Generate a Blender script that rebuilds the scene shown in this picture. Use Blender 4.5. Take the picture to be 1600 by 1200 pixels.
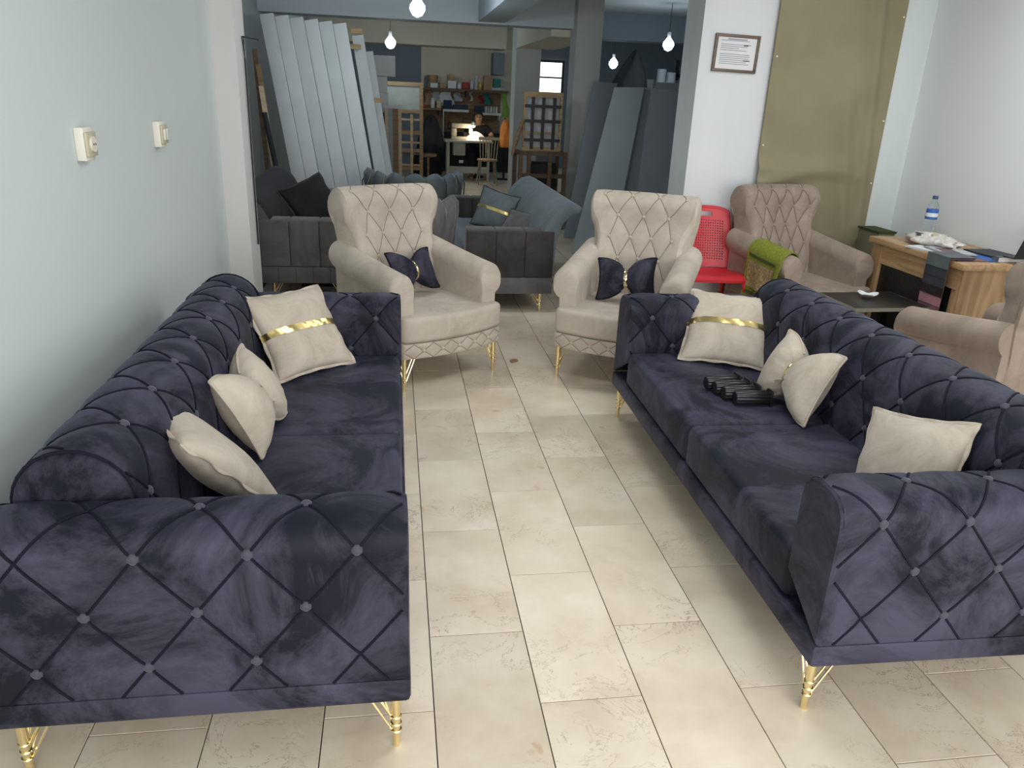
import bpy, bmesh, math, random
import numpy as np
from mathutils import Vector, Matrix, Euler

random.seed(7)
for o in list(bpy.data.objects): bpy.data.objects.remove(o)
S = bpy.context.scene
COL = S.collection
R = math.radians

# ------------------------------------------------------------------ camera
CAM_H = 1.57
_f = 1203.0
_d = np.array([615-800., 140-600., _f]); _d /= np.linalg.norm(_d)
_v = np.array([660-800., 3800-600., _f]); _v -= _v.dot(_d)*_d; _v /= np.linalg.norm(_v)
_x = np.cross(_v, _d)
RM = np.array([_x, _d, -_v])
cam = bpy.data.cameras.new('camera'); camo = bpy.data.objects.new('camera', cam); COL.objects.link(camo)
cam.sensor_width = 36; cam.lens = _f/1600*36; cam.clip_start = .05; cam.clip_end = 100
m = Matrix.Identity(4)
for i in range(3):
    m[i][0] = RM[i][0]; m[i][1] = -RM[i][1]; m[i][2] = -RM[i][2]
m[2][3] = CAM_H
camo.matrix_world = m
S.camera = camo

# ------------------------------------------------------------------ world, large lights, exposure
w = bpy.data.worlds.new('sky'); S.world = w; w.use_nodes = True
w.node_tree.nodes['Background'].inputs[0].default_value = (.80, .90, 1, 1)
w.node_tree.nodes['Background'].inputs[1].default_value = .6
S.view_settings.view_transform = 'Standard'; S.view_settings.look = 'None'
S.view_settings.exposure = 0.0; S.view_settings.gamma = 1
S.view_settings.use_curve_mapping = False

def area(name, loc, rot, sx, sy, power, col):
    l = bpy.data.lights.new(name, 'AREA'); l.shape = 'RECTANGLE'; l.size = sx; l.size_y = sy; l.energy = power; l.color = col
    o = bpy.data.objects.new(name, l); COL.objects.link(o); o.location = loc; o.rotation_euler = rot
    return o
# daylight through the shop front behind the camera
area('shopfront_daylight', (1.4, -1.75, 1.45), (R(-90), 0, R(180)), 4.6, 2.4, 190, (1.0, .965, .94))

# ------------------------------------------------------------------ materials
MATS = {}
def nmat(name):
    mt = bpy.data.materials.new(name); mt.use_nodes = True
    nt = mt.node_tree; b = nt.nodes['Principled BSDF']
    MATS[name] = mt
    return mt, nt, b
def node(nt, t, **kw):
    n = nt.nodes.new(t)
    for k, v in kw.items():
        if k.startswith('i_'): n.inputs[k[2:].replace('_', ' ')].default_value = v
        else: setattr(n, k, v)
    return n
def ramp(nt, src, stops):
    r = nt.nodes.new('ShaderNodeValToRGB'); nt.links.new(src, r.inputs[0])
    e = r.color_ramp.elements
    while len(e) < len(stops): e.new(.5)
    for k, (p, c) in enumerate(stops):
        e[k].position = p; e[k].color = (c[0], c[1], c[2], 1)
    return r
def bump(nt, b, src, strength=.2, dist=.01):
    n = nt.nodes.new('ShaderNodeBump'); n.inputs['Strength'].default_value = strength; n.inputs['Distance'].default_value = dist
    nt.links.new(src, n.inputs['Height']); nt.links.new(n.outputs[0], b.inputs['Normal'])
def plain(name, c, rough=.6, metal=0, spec=.5, var=.12, scale=6, coord='Object', bmp=0, bscale=80):
    mt, nt, b = nmat(name)
    tc = node(nt, 'ShaderNodeTexCoord')
    nz = node(nt, 'ShaderNodeTexNoise'); nz.inputs['Scale'].default_value = scale; nz.inputs['Detail'].default_value = 5
    nt.links.new(tc.outputs[coord], nz.inputs['Vector'])
    lo = [max(0, k*(1-var)) for k in c]; hi = [min(1, k*(1+var)) for k in c]
    r = ramp(nt, nz.outputs[0], [(.3, lo), (.7, hi)])
    nt.links.new(r.outputs[0], b.inputs['Base Color'])
    b.inputs['Roughness'].default_value = rough; b.inputs['Metallic'].default_value = metal
    b.inputs['Specular IOR Level'].default_value = spec
    if bmp:
        n2 = node(nt, 'ShaderNodeTexNoise'); n2.inputs['Scale'].default_value = bscale; n2.inputs['Detail'].default_value = 4
        nt.links.new(tc.outputs[coord], n2.inputs['Vector']); bump(nt, b, n2.outputs[0], bmp, .004)
    return mt
def velvet(name, c, c2, sheen=.6, tint=(.6, .6, .8), rough=.75, scale=3.2, srough=.35, cut=(.36, .50, .66)):
    mt, nt, b = nmat(name)
    tc = node(nt, 'ShaderNodeTexCoord')
    nz = node(nt, 'ShaderNodeTexNoise'); nz.inputs['Scale'].default_value = scale; nz.inputs['Detail'].default_value = 7
    nz.inputs['Roughness'].default_value = .70; nz.inputs['Distortion'].default_value = .9
    nt.links.new(tc.outputs['Object'], nz.inputs['Vector'])
    r = ramp(nt, nz.outputs[0], [(cut[0], c), (cut[1], [(a+q)/2 for a, q in zip(c, c2)]), (cut[2], c2)])
    nt.links.new(r.outputs[0], b.inputs['Base Color'])
    b.inputs['Roughness'].default_value = rough; b.inputs['Specular IOR Level'].default_value = .25
    b.inputs['Sheen Weight'].default_value = sheen; b.inputs['Sheen Roughness'].default_value = srough
    b.inputs['Sheen Tint'].default_value = (*tint, 1)
    n2 = node(nt, 'ShaderNodeTexNoise'); n2.inputs['Scale'].default_value = 420; n2.inputs['Detail'].default_value = 2
    nt.links.new(tc.outputs['Object'], n2.inputs['Vector']); bump(nt, b, n2.outputs[0], .12, .002)
    return mt
def wood(name, c, c2, rough=.5, scale=(1.2, 14, 14)):
    mt, nt, b = nmat(name)
    tc = node(nt, 'ShaderNodeTexCoord'); mp = node(nt, 'ShaderNodeMapping'); mp.inputs['Scale'].default_value = scale
    nt.links.new(tc.outputs['Object'], mp.inputs['Vector'])
    nz = node(nt, 'ShaderNodeTexNoise'); nz.inputs['Scale'].default_value = 2.2; nz.inputs['Detail'].default_value = 8; nz.inputs['Distortion'].default_value = .8
    nt.links.new(mp.outputs[0], nz.inputs['Vector'])
    r = ramp(nt, nz.outputs[0], [(.32, c), (.68, c2)])
    nt.links.new(r.outputs[0], b.inputs['Base Color']); b.inputs['Roughness'].default_value = rough
    return mt
def emit(name, c, s):
    mt, nt, b = nmat(name)
    b.inputs['Base Color'].default_value = (*c, 1); b.inputs['Emission Color'].default_value = (*c, 1); b.inputs['Emission Strength'].default_value = s
    return mt
def tile_mat(name, far=False):
    mt, nt, b = nmat(name)
    geo = node(nt, 'ShaderNodeNewGeometry'); oi = node(nt, 'ShaderNodeObjectInfo')
    L = nt.links.new
    # shift the vein field per tile
    comb = node(nt, 'ShaderNodeCombineXYZ'); ml = node(nt, 'ShaderNodeMath', operation='MULTIPLY'); ml.inputs[1].default_value = 9.0
    L(oi.outputs['Random'], ml.inputs[0]); L(ml.outputs[0], comb.inputs[2])
    add = node(nt, 'ShaderNodeVectorMath', operation='ADD'); L(geo.outputs['Position'], add.inputs[0]); L(comb.outputs[0], add.inputs[1])
    n1 = node(nt, 'ShaderNodeTexNoise'); n1.inputs['Scale'].default_value = 3.5; n1.inputs['Detail'].default_value = 8; n1.inputs['Roughness'].default_value = .6
    L(add.outputs[0], n1.inputs['Vector'])
    r1 = ramp(nt, n1.outputs[0], [(.3, (.60, .50, .37)), (.5, (.70, .60, .465)), (.72, (.79, .71, .58))])
    # thin dark hairline veins
    n2 = node(nt, 'ShaderNodeTexNoise'); n2.inputs['Scale'].default_value = 5.2; n2.inputs['Detail'].default_value = 6; n2.inputs['Roughness'].default_value = .7; n2.inputs['Distortion'].default_value = .9
    L(add.outputs[0], n2.inputs['Vector'])
    v = ramp(nt, n2.outputs[0], [(.489, (0, 0, 0)), (.496, (1, 1, 1)), (.503, (0, 0, 0))])
    n3 = node(nt, 'ShaderNodeTexNoise'); n3.inputs['Scale'].default_value = 2.1; n3.inputs['Detail'].default_value = 2
    L(add.outputs[0], n3.inputs['Vector'])
    msk = ramp(nt, n3.outputs[0], [(.44, (0, 0, 0)), (.60, (.9, .9, .9))])
    mm = node(nt, 'ShaderNodeMath', operation='MULTIPLY'); L(v.outputs[0], mm.inputs[0]); L(msk.outputs[0], mm.inputs[1])
    mix = node(nt, 'ShaderNodeMix', data_type='RGBA'); L(mm.outputs[0], mix.inputs[0]); L(r1.outputs[0], mix.inputs[6]); mix.inputs[7].default_value = (.24, .17, .10, 1)
    # sparse reddish blots
    n4 = node(nt, 'ShaderNodeTexNoise'); n4.inputs['Scale'].default_value = 9; n4.inputs['Detail'].default_value = 4
    L(add.outputs[0], n4.inputs['Vector'])
    bl = ramp(nt, n4.outputs[0], [(.69, (0, 0, 0)), (.74, (.55, .55, .55))])
    mix2 = node(nt, 'ShaderNodeMix', data_type='RGBA'); L(bl.outputs[0], mix2.inputs[0]); L(mix.outputs[2], mix2.inputs[6]); mix2.inputs[7].default_value = (.50, .29, .17, 1)
    hsv = node(nt, 'ShaderNodeHueSaturation'); mr = node(nt, 'ShaderNodeMapRange'); mr.inputs[3].default_value = .90; mr.inputs[4].default_value = 1.06
    L(oi.outputs['Random'], mr.inputs[0]); L(mr.outputs[0], hsv.inputs['Value']); L(mix2.outputs[2], hsv.inputs['Color'])
    last = hsv.outputs[0]
    if far:
        bk = node(nt, 'ShaderNodeTexBrick'); mp = node(nt, 'ShaderNodeMapping'); mp.inputs['Rotation'].default_value = (0, 0, R(90))
        L(geo.outputs['Position'], mp.inputs['Vector']); L(mp.outputs[0], bk.inputs['Vector'])
        bk.inputs['Scale'].default_value = 1; bk.inputs['Brick Width'].default_value = .605; bk.inputs['Row Height'].default_value = .292; bk.inputs['Mortar Size'].default_value = .003
        mx = node(nt, 'ShaderNodeMix', data_type='RGBA'); L(bk.outputs['Fac'], mx.inputs[0]); L(last, mx.inputs[6]); mx.inputs[7].default_value = (.2, .17, .13, 1)
        last = mx.outputs[2]
    L(last, b.inputs['Base Color']); b.inputs['Roughness'].default_value = .34; b.inputs['Specular IOR Level'].default_value = .45
    return mt
def wall_mat(name, c, var=.05):
    mt = plain(name, c, .75, var=var, scale=1.6, bmp=.10, bscale=22, coord='Generated', spec=.3)
    return mt

M_tile = tile_mat('marble_tile'); M_far = tile_mat('marble_floor_far', True)
M_grout = plain('grout', (.075, .058, .042), .9)
M_wl = wall_mat('paint_pale_blue_white', (.60, .655, .645)); M_wr = wall_mat('paint_white', (.74, .77, .78)); M_wc = wall_mat('paint_column_white', (.67, .70, .71))
M_pil = wall_mat('paint_warm_white', (.66, .65, .63)); M_grey = wall_mat('paint_workshop_grey', (.40, .43, .43)); M_dgrey = wall_mat('paint_dark_blue_grey', (.20, .245, .29))
M_cream = wall_mat('paint_cream', (.66, .62, .50)); M_ceil = wall_mat('ceiling_paint', (.48, .54, .57)); M_colw = wall_mat('paint_column_grey', (.52, .54, .52))
M_navy = velvet('navy_velvet', (.0040, .0058, .0128), (.052, .050, .080), .08, (.5, .56, .85), rough=.6, scale=3.0, srough=.4, cut=(.42, .51, .62))
M_navyc = plain('navy_cord', (.006, .007, .015), .8, spec=.2)
M_beige = velvet('beige_velvet', (.41, .355, .29), (.54, .475, .40), .2, (1, .95, .85), scale=4)
M_beigec = plain('beige_cord', (.24, .19, .145), .8)
M_pil_b = velvet('cream_velvet', (.40, .345, .275), (.56, .49, .405), .25, (1, .95, .85), scale=5)
M_brown = velvet('taupe_velvet', (.255, .20, .155), (.36, .29, .235), .25, (1, .9, .8), scale=4)
M_brownc = plain('taupe_cord', (.13, .09, .07), .85)
M_gvel = velvet('graphite_velvet', (.030, .029, .029), (.065, .060, .058), .3, (.8, .78, .75), scale=3)
M_gvel2 = velvet('grey_velvet', (.085, .082, .084), (.15, .145, .148), .35, (.85, .85, .88), scale=3)
M_bvel = velvet('blue_grey_velvet', (.10, .125, .135), (.16, .185, .195), .3, (.8, .9, 1), scale=3)
M_black = velvet('black_velvet', (.010, .011, .012), (.022, .022, .024), .12, (.7, .7, .75), scale=3)
M_gold = plain('polished_gold', (.95, .80, .46), .16, metal=1, var=.04)
M_goldm = plain('satin_gold', (.80, .62, .26), .28, metal=1, var=.05)
M_chrome = plain('steel', (.7, .7, .7), .25, metal=1)
M_red = plain('red_plastic', (.62, .025, .04), .38, var=.05)
M_khaki = plain('khaki_cloth', (.25, .225, .135), .85, var=.1, scale=2.5, bmp=.25, bscale=9)
M_desk = wood('oak_laminate', (.36, .21, .10), (.56, .37, .20), .45, (14, 1.2, 14)); M_deskv = wood('oak_laminate_upright', (.32, .185, .085), (.52, .34, .18), .45, (9, 9, 1.0))
M_blackleather = plain('black_leather', (.012, .012, .013), .4, var=.4, scale=40, bmp=.4, bscale=60)
M_btop = plain('dark_table_top', (.022, .020, .018), .35, var=.2); M_gedge = plain('pale_table_edge', (.26, .25, .20), .5)
M_board = plain('white_board', (.64, .665, .665), .7, var=.04); M_board2 = plain('pale_board', (.58, .62, .62), .7, var=.04); M_boxw = plain('white_carton', (.70, .73, .73), .7, var=.04)
M_foam = plain('grey_foam', (.34, .385, .395), .9, var=.05, bmp=.1); M_foamd = plain('dark_grey_foam', (.24, .265, .295), .9, var=.05, bmp=.1); M_foame = plain('foam_edge', (.33, .31, .33), .9)
M_wood1 = wood('raw_pine', (.33, .215, .10), (.50, .36, .20), .7); M_wood2 = wood('dark_wood', (.085, .055, .03), (.16, .105, .06), .7); M_wood3 = wood('mid_wood', (.20, .125, .06), (.32, .21, .11), .7)
M_pine = wood('pale_pine', (.55, .42, .26), (.66, .54, .37), .7)
M_blackp = plain('black_plastic', (.010, .010, .011), .38); M_blackm = plain('black_metal', (.015, .015, .016), .5)
M_white = plain('white_plastic', (.74, .72, .62), .4, var=.03); M_sock = plain('socket_beige', (.50, .46, .34), .5)
M_paper = plain('paper', (.72, .73, .74), .8, var=.03); M_ink = plain('ink', (.20, .21, .24), .8); M_fr = wood('brown_frame', (.10, .065, .045), (.17, .115, .08), .45)
M_grn = plain('green_rug', (.20, .22, .022), .95, var=.25, scale=60, bmp=.5, bscale=300); M_rugb = plain('rug_brown', (.27, .19, .085), .95, var=.5, scale=70); M_rugd = plain('rug_dark', (.045, .055, .012), .95)
M_skin = plain('skin', (.42, .23, .15), .6); M_shirt = plain('black_shirt', (.012, .012, .014), .85); M_hair = plain('dark_hair', (.02, .015, .012), .7)
M_mach = plain('machine_cream', (.52, .47, .35), .4); M_stable = plain('table_cream', (.50, .50, .42), .5); M_clothw = plain('white_cloth', (.75, .73, .68), .9)
M_dark = plain('dark_clutter', (.018, .020, .023), .8); M_navyt = plain('navy_cloth', (.02, .035, .075), .8)
M_mirror = plain('dusty_glass', (.22, .245, .215), .35, var=.1)
M_bulb = emit('bulb_glow', (.80, .92, 1), 18); M_bulbw = emit('work_bulb_glow', (1, .86, .62), 25); M_win = emit('daylight_pane', (.93, .97, 1), 2.2)
M_cord = plain('black_cable', (.02, .02, .02), .6)
def glass(name, c, rough=.03, ior=1.33):
    mt, nt, b = nmat(name)
    b.inputs['Base Color'].default_value = (*c, 1); b.inputs['Transmission Weight'].default_value = 1; b.inputs['Roughness'].default_value = rough; b.inputs['IOR'].default_value = ior
    return mt
M_pet = glass('clear_bottle_plastic', (.93, .97, 1), .05, 1.2)
def col(name, c, rough=.6): return plain(name, c, rough, var=.15, scale=12)
M_blue = col('label_blue', (.03, .13, .42)); M_orange = col('orange_print', (.65, .22, .04)); M_pink = col('pink_fabric', (.42, .19, .235)); M_mauve = col('mauve_fabric', (.20, .10, .115))
M_slate = col('slate_fabric', (.10, .12, .13)); M_charc = col('charcoal_fabric', (.035, .04, .05)); M_teal = col('teal_fabric', (.02, .20, .18)); M_lime = col('lime_bag', (.17, .36, .06)); M_bluef = col('blue_fabric', (.03, .06, .16))
M_bag = plain('clear_bag', (.62, .60, .55), .3, var=.3, scale=30, bmp=.6, bscale=40); M_redc = col('red_cloth', (.35, .03, .03)); M_brownbox = col('cardboard', (.36, .24, .13))
M_yel = col('yellow_tin', (.55, .45, .10)); M_lightgrey = col('light_grey_cloth', (.45, .48, .50))

# ------------------------------------------------------------------ mesh helpers
class MB:
    def __init__(s): s.v = []; s.f = []
    def add(s, vs, fs):
        o = len(s.v); s.v += [tuple(float(c) for c in p) for p in vs]; s.f += [tuple(o+i for i in q) for q in fs]; return s
    def box(s, x0, x1, y0, y1, z0, z1, mat=None):
        vs = [(x, y, z) for x in (x0, x1) for y in (y0, y1) for z in (z0, z1)]
        if mat is not None: vs = [mat @ Vector(p) for p in vs]
        return s.add(vs, [(0, 1, 3, 2), (4, 6, 7, 5), (0, 4, 5, 1), (2, 3, 7, 6), (0, 2, 6, 4), (1, 5, 7, 3)])
    def bar(s, a, b, wx, wy, up=(0, 0, 1)):
        a = Vector(a); b = Vector(b); d = (b-a); L = d.length; d.normalize(); u = Vector(up)
        if abs(d.dot(u)) > .98: u = Vector((0, 1, 0))
        x = d.cross(u).normalized(); y = x.cross(d).normalized()
        vs = [p + x*i*wx/2 + y*j*wy/2 for p in (a, b) for i in (-1, 1) for j in (-1, 1)]
        return s.add(vs, [(0, 1, 3, 2), (4, 6, 7, 5), (0, 4, 5, 1), (2, 3, 7, 6), (0, 2, 6, 4), (1, 5, 7, 3)])
    def tube(s, pts, rad, n=8, caps=True, closed=False):
        P = [Vector(p) for p in pts]; k = len(P)
        rs = rad if hasattr(rad, '__len__') else [rad]*k
        prev = None; vs = []
        for i in range(k):
            if closed: t = P[(i+1) % k]-P[i-1]
            else: t = P[min(i+1, k-1)]-P[max(i-1, 0)]
            t.normalize()
            if prev is None:
                u = Vector((0, 0, 1)) if abs(t.z) < .9 else Vector((1, 0, 0))
                x = t.cross(u).normalized()
            else:
                x = (prev - t*prev.dot(t)).normalized()
            prev = x; y = t.cross(x)
            for j in range(n):
                a = 2*math.pi*j/n; vs.append(P[i]+(x*math.cos(a)+y*math.sin(a))*rs[i])
        fs = []
        for i in range(k if closed else k-1):
            for j in range(n):
                a = i*n+j; b = i*n+(j+1) % n; c = ((i+1) % k)*n+(j+1) % n; d = ((i+1) % k)*n+j
                fs.append((a, b, c, d))
        if caps and not closed: fs += [tuple(range(n-1, -1, -1)), tuple((k-1)*n+j for j in range(n))]
        return s.add(vs, fs)
    def lathe(s, prof, n=20, o=(0, 0, 0), mat=None):
        vs = []; k = len(prof)
        for (r, z) in prof:
            for j in range(n):
                a = 2*math.pi*j/n; vs.append(Vector((o[0]+r*math.cos(a), o[1]+r*math.sin(a), o[2]+z)))
        if mat is not None: vs = [mat @ p for p in vs]
        fs = [(i*n+j, i*n+(j+1) % n, (i+1)*n+(j+1) % n, (i+1)*n+j) for i in range(k-1) for j in range(n)]
        fs += [tuple(range(n-1, -1, -1)), tuple((k-1)*n+j for j in range(n))]
        return s.add(vs, fs)
    def prism(s, outline, z0, z1):
        n = len(outline)
        vs = [(x, y, z0) for x, y in outline]+[(x, y, z1) for x, y in outline]
        return s.add(vs, [tuple(range(n-1, -1, -1)), tuple(range(n, 2*n))]+[(i, (i+1) % n, n+(i+1) % n, n+i) for i in range(n)])
    def grid(s, fn, nu, nv, flip=False):
        vs = [fn(i/nu, j/nv) for i in range(nu+1) for j in range(nv+1)]
        fs = []
        for i in range(nu):
            for j in range(nv):
                q = (i*(nv+1)+j, (i+1)*(nv+1)+j, (i+1)*(nv+1)+j+1, i*(nv+1)+j+1)
                fs.append(q[::-1] if flip else q)
        return s.add(vs, fs)
    def mesh(s, name, mat, bevel=0, seg=2, angle=40, solid=0, merge=False):
        me = bpy.data.meshes.new(name); me.from_pydata(s.v, [], s.f)
        bm = bmesh.new(); bm.from_mesh(me)
        if merge: bmesh.ops.remove_doubles(bm, verts=bm.verts, dist=1e-5)
        if solid:
            bmesh.ops.solidify(bm, geom=bm.faces[:], thickness=solid)
        bmesh.ops.recalc_face_normals(bm, faces=bm.faces)
        if bevel:
            es = [e for e in bm.edges if len(e.link_faces) == 2 and e.calc_face_angle(0) > R(30)]
            bmesh.ops.bevel(bm, geom=es, offset=bevel, segments=seg, profile=.5, affect='EDGES', clamp_overlap=True)
        bm.to_mesh(me); bm.free()
        me.polygons.foreach_set('use_smooth', [True]*len(me.polygons))
        me.set_sharp_from_angle(angle=R(angle))
        me.materials.append(mat); me.update()
        return me
    def build(s, name, mat, parent=None, **kw):
        return link(name, s.mesh(name, mat, **kw), parent)
def link(name, me, parent=None, mat=None):
    o = bpy.data.objects.new(name, me); COL.objects.link(o)
    if parent is not None: o.parent = parent
    if mat is not None: o.matrix_local = mat
    return o
def tag(o, label, cat, group=None, kind=None):
    o['label'] = label; o['category'] = cat
    if group: o['group'] = group
    if kind: o['kind'] = kind
    return o
def empty(name, loc=(0, 0, 0), rz=0, label=None, cat=None, group=None):
    o = bpy.data.objects.new(name, None); COL.objects.link(o); o.location = loc; o.rotation_euler = (0, 0, rz); o.empty_display_size = .1
    if label: tag(o, label, cat, group)
    return o
def struct(o): o['kind'] = 'structure'; return o
def copy_tree(o, parent=None):
    c = o.copy(); COL.objects.link(c)
    if parent is not None: c.parent = parent
    for ch in list(o.children): copy_tree(ch, c)
    return c
def box(x0, x1, y0, y1, z0, z1): return MB().box(x0, x1, y0, y1, z0, z1)
def rot_at(loc, x, y, z):
    m = Matrix.Identity(4)
    for i in range(3): m[i][0] = x[i]; m[i][1] = y[i]; m[i][2] = z[i]; m[i][3] = loc[i]
    return m

# ---- tufted upholstery: a base surface P(u,v), buttons on a diamond lattice, folds along the diagonals
def tuft(base, U, V, du, dv, u0, v0, A, n=8, fu=.04, fv=.02, umask=None, vmask=None, dip=.006, k=.5, skip=None, pad=.02, cord=.0032, ulim=None):
    """U,V = (lo,hi). returns (MB surface, MB cords, [(pos, normal)])"""
    su = du/(2*n); sv = dv/n
    def lines(lo, hi, o, st):
        a = math.ceil((lo-o)/st+1e-6); b = math.floor((hi-o)/st-1e-6)
        xs = [lo]+[o+i*st for i in range(a, b+1)]+[hi]
        if len(xs) > 3 and xs[1]-xs[0] < st*.3: xs.pop(1)
        if len(xs) > 3 and xs[-1]-xs[-2] < st*.3: xs.pop(-2)
        return np.array(xs)
    us = lines(U[0], U[1], u0, su); vs = lines(V[0], V[1], v0, sv)
    def hgt(u, v):
        a = (u-u0)/su; b = (v-v0)/sv
        sp = np.abs(np.sin(np.pi*(a-b)/(2*n))); sq = np.abs(np.sin(np.pi*(a+b)/(2*n)))
        h = (sp*sq)**k
        h = h - dip/abs(A)*np.exp(-((1-(1-sp)*(1-sq))/.28)**2)
        if umask: h = h*umask(u)+(1-umask(u))*.55
        if vmask: h = h*vmask(v)+(1-vmask(v))*.55
        e = np.clip(np.minimum(u-U[0], U[1]-u)/fu, 0, 1)*np.clip(np.minimum(v-V[0], V[1]-v)/fv, 0, 1)
        return A*h*e
    def surf(u, v, off=0.):
        u = np.asarray(u, float); v = np.asarray(v, float); e = 1e-3
        P = base(u, v); Nu = base(u+e, v)-base(u-e, v); Nv = base(u, v+e)-base(u, v-e)
        N = np.cross(Nu, Nv); N /= np.linalg.norm(N, axis=-1, keepdims=True)+1e-12
        return P+N*(hgt(u, v)+off)[..., None], N
    GU, GV = np.meshgrid(us, vs, indexing='ij')
    P, N = surf(GU, GV)
    nu, nv = GU.shape
    mb = MB(); fs = []
    for i in range(nu-1):
        for j in range(nv-1):
            cu = (us[i]+us[i+1])/2; cv = (vs[j]+vs[j+1])/2
            a = (cu-u0)/su; b = (cv-v0)/sv
            q = (i*nv+j, (i+1)*nv+j, (i+1)*nv+j+1, i*nv+j+1)
            if abs(math.sin(math.pi*(a-b)/(2*n))) < abs(math.sin(math.pi*(a+b)/(2*n))): fs += [(q[0], q[1], q[2]), (q[0], q[2], q[3])]
            else: fs += [(q[0], q[1], q[3]), (q[1], q[2], q[3])]
    mb.add(P.reshape(-1, 3), fs)
    # cords
    cb = MB()
    for sgn in (1, -1):
        # lines a - sgn*b = 2n m
        mlo = math.floor(min(((U[0]-u0)/su-sgn*(vv-v0)/sv)/(2*n) for vv in V))-1
        mhi = math.ceil(max(((U[1]-u0)/su-sgn*(vv-v0)/sv)/(2*n) for vv in V))+1
        for mm in range(mlo, mhi+1):
            vv = np.linspace(V[0]+fv*.05, V[1]-fv*.05, max(8, int(2*(V[1]-V[0])/sv)))
            uu = u0+(2*n*mm+sgn*(vv-v0)/sv)*su
            ok = (uu > U[0]+fu*.05) & (uu < U[1]-fu*.05)
            if ulim: ok &= np.abs(uu) <= ulim
            elif umask: ok &= umask(uu) > .55
            if vmask: ok &= vmask(vv) > .55
            if ok.sum() < 3: continue
            idx = np.where(ok)[0]
            Pp, _ = surf(uu[idx], vv[idx], cord*.5)
            cb.tube(Pp, abs(cord), 5)
    # buttons
    bts = []
    for j in range(math.floor((V[0]-v0)/dv), math.ceil((V[1]-v0)/dv)+1):
        vv = v0+j*dv
        if vv < V[0]+pad or vv > V[1]-pad: continue
        o = u0+(j % 2)*du/2
        for i in range(math.floor((U[0]-o)/du), math.ceil((U[1]-o)/du)+1):
            uu = o+i*du
            if uu < U[0]+pad or uu > U[1]-pad: continue
            if umask and umask(np.array(uu)) < .6: continue
            if vmask and vmask(np.array(vv)) < .6: continue
            if skip and skip(uu, vv): continue
            Pp, Nn = surf(np.array([uu]), np.array([vv]))
            bts.append((Vector(Pp[0]), Vector(Nn[0])))
    return mb, cb, bts
def polyarc(pts):
    """arc-length parameterised polyline -> fn(v)->(a,b)"""
    p = np.array(pts, float); d = np.r_[0, np.cumsum(np.linalg.norm(np.diff(p, axis=0), axis=1))]
    def fn(v):
        vv = np.asarray(v, float)
        a = np.interp(vv, d, p[:, 0]); b = np.interp(vv, d, p[:, 1])
        # linear extrapolation so normals stay defined at the ends
        lo = vv < 0; hi = vv > d[-1]
        t0 = (p[1]-p[0])/max(d[1], 1e-9); t1 = (p[-1]-p[-2])/max(d[-1]-d[-2], 1e-9)
        a = np.where(lo, p[0, 0]+vv*t0[0], np.where(hi, p[-1, 0]+(vv-d[-1])*t1[0], a)); b = np.where(lo, p[0, 1]+vv*t0[1], np.where(hi, p[-1, 1]+(vv-d[-1])*t1[1], b))
        return a, b
    return fn, d[-1]
def arc(cx, cy, r, a0, a1, n=10): return [(cx+r*math.cos(R(a0+(a1-a0)*i/n)), cy+r*math.sin(R(a0+(a1-a0)*i/n))) for i in range(n+1)]
def dome(name, mat, r=.014, h=.008, n=12):
    return MB().lathe([(r*.55, -.004), (r, 0), (r*.97, h*.45), (r*.75, h*.8), (r*.3, h), (.0005, h*1.02)], n).mesh(name, mat, angle=80)
def put_buttons(me, bts, parent, name='button'):
    for P, N in bts:
        q = N.to_track_quat('Z', 'Y').to_matrix().to_4x4(); q.translation = P
        link(name, me, parent, q)
def cap(mb, ring, out, push=.015, shrink=.9):
    """slightly domed end cap over a ring of points; out = outward unit vector"""
    ring = [Vector(p) for p in ring]; c = sum(ring, Vector())/len(ring); o = Vector(out)
    r2 = [c+(p-c)*((1+shrink)/2)+o*push*.75 for p in ring]; r3 = [c+(p-c)*shrink*.8+o*push for p in ring]
    n = len(ring)
    fs = [(i, (i+1) % n, n+(i+1) % n, n+i) for i in range(n)]+[(n+i, n+(i+1) % n, 2*n+(i+1) % n, 2*n+i) for i in range(n)]+[tuple(2*n+i for i in range(n))]
    mb.add(ring+r2+r3, fs)

def lump(c, rx, ry, h, seed=1, lean=0., pinch=.9):
    rr = random.Random(seed); ph = [rr.uniform(0, 6.28) for _ in range(6)]
    def p(a, b):
        q = 2*math.pi*a; r_ = (1-b**2.2*pinch)*(1 if b < .999 else .02)
        r_ *= 1+.10*math.sin(3*q+ph[0]+4*b)+.08*math.sin(5*q-6*b+ph[1])+.05*math.sin(9*q+9*b+ph[2])
        if b == 0: r_ *= .85
        return (c[0]+rx*r_*math.cos(q)+lean*b*h, c[1]+ry*r_*math.sin(q), c[2]+h*b*(1+.04*math.sin(2*q+ph[3])))
    return MB().grid(p, 26, 14)
# hairpin legs shared by sofas and armchairs: tapered post, splayed wires, rings
def hairpin(name, H, sx, sy, mat=None):
    mb = MB(); mb.tube([(0, 0, 0), (0, 0, .006), (0, 0, H*.5), (0, 0, H)], [.0085, .0095, .0115, .013], 12)
    for k, zz in ((.30, 0), (.42, 0), (.55, 0)):
        mb.tube([(.0125*math.cos(a), .0125*math.sin(a), H*k) for a in [2*math.pi*i/14 for i in range(14)]], .0026, 6, closed=True)
    for (ax, ay, z0) in ((.075, .0, .28), (.045, .045, .40), (0, .075, .28), (.055, .0, .52), (0, .055, .52)):
        mb.tube([(sx*.010*(ax > 0), sy*.010*(ay > 0), H*z0), (sx*ax, sy*ay, H)], .0032, 6)
    return mb.mesh(name, M_gold)

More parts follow.
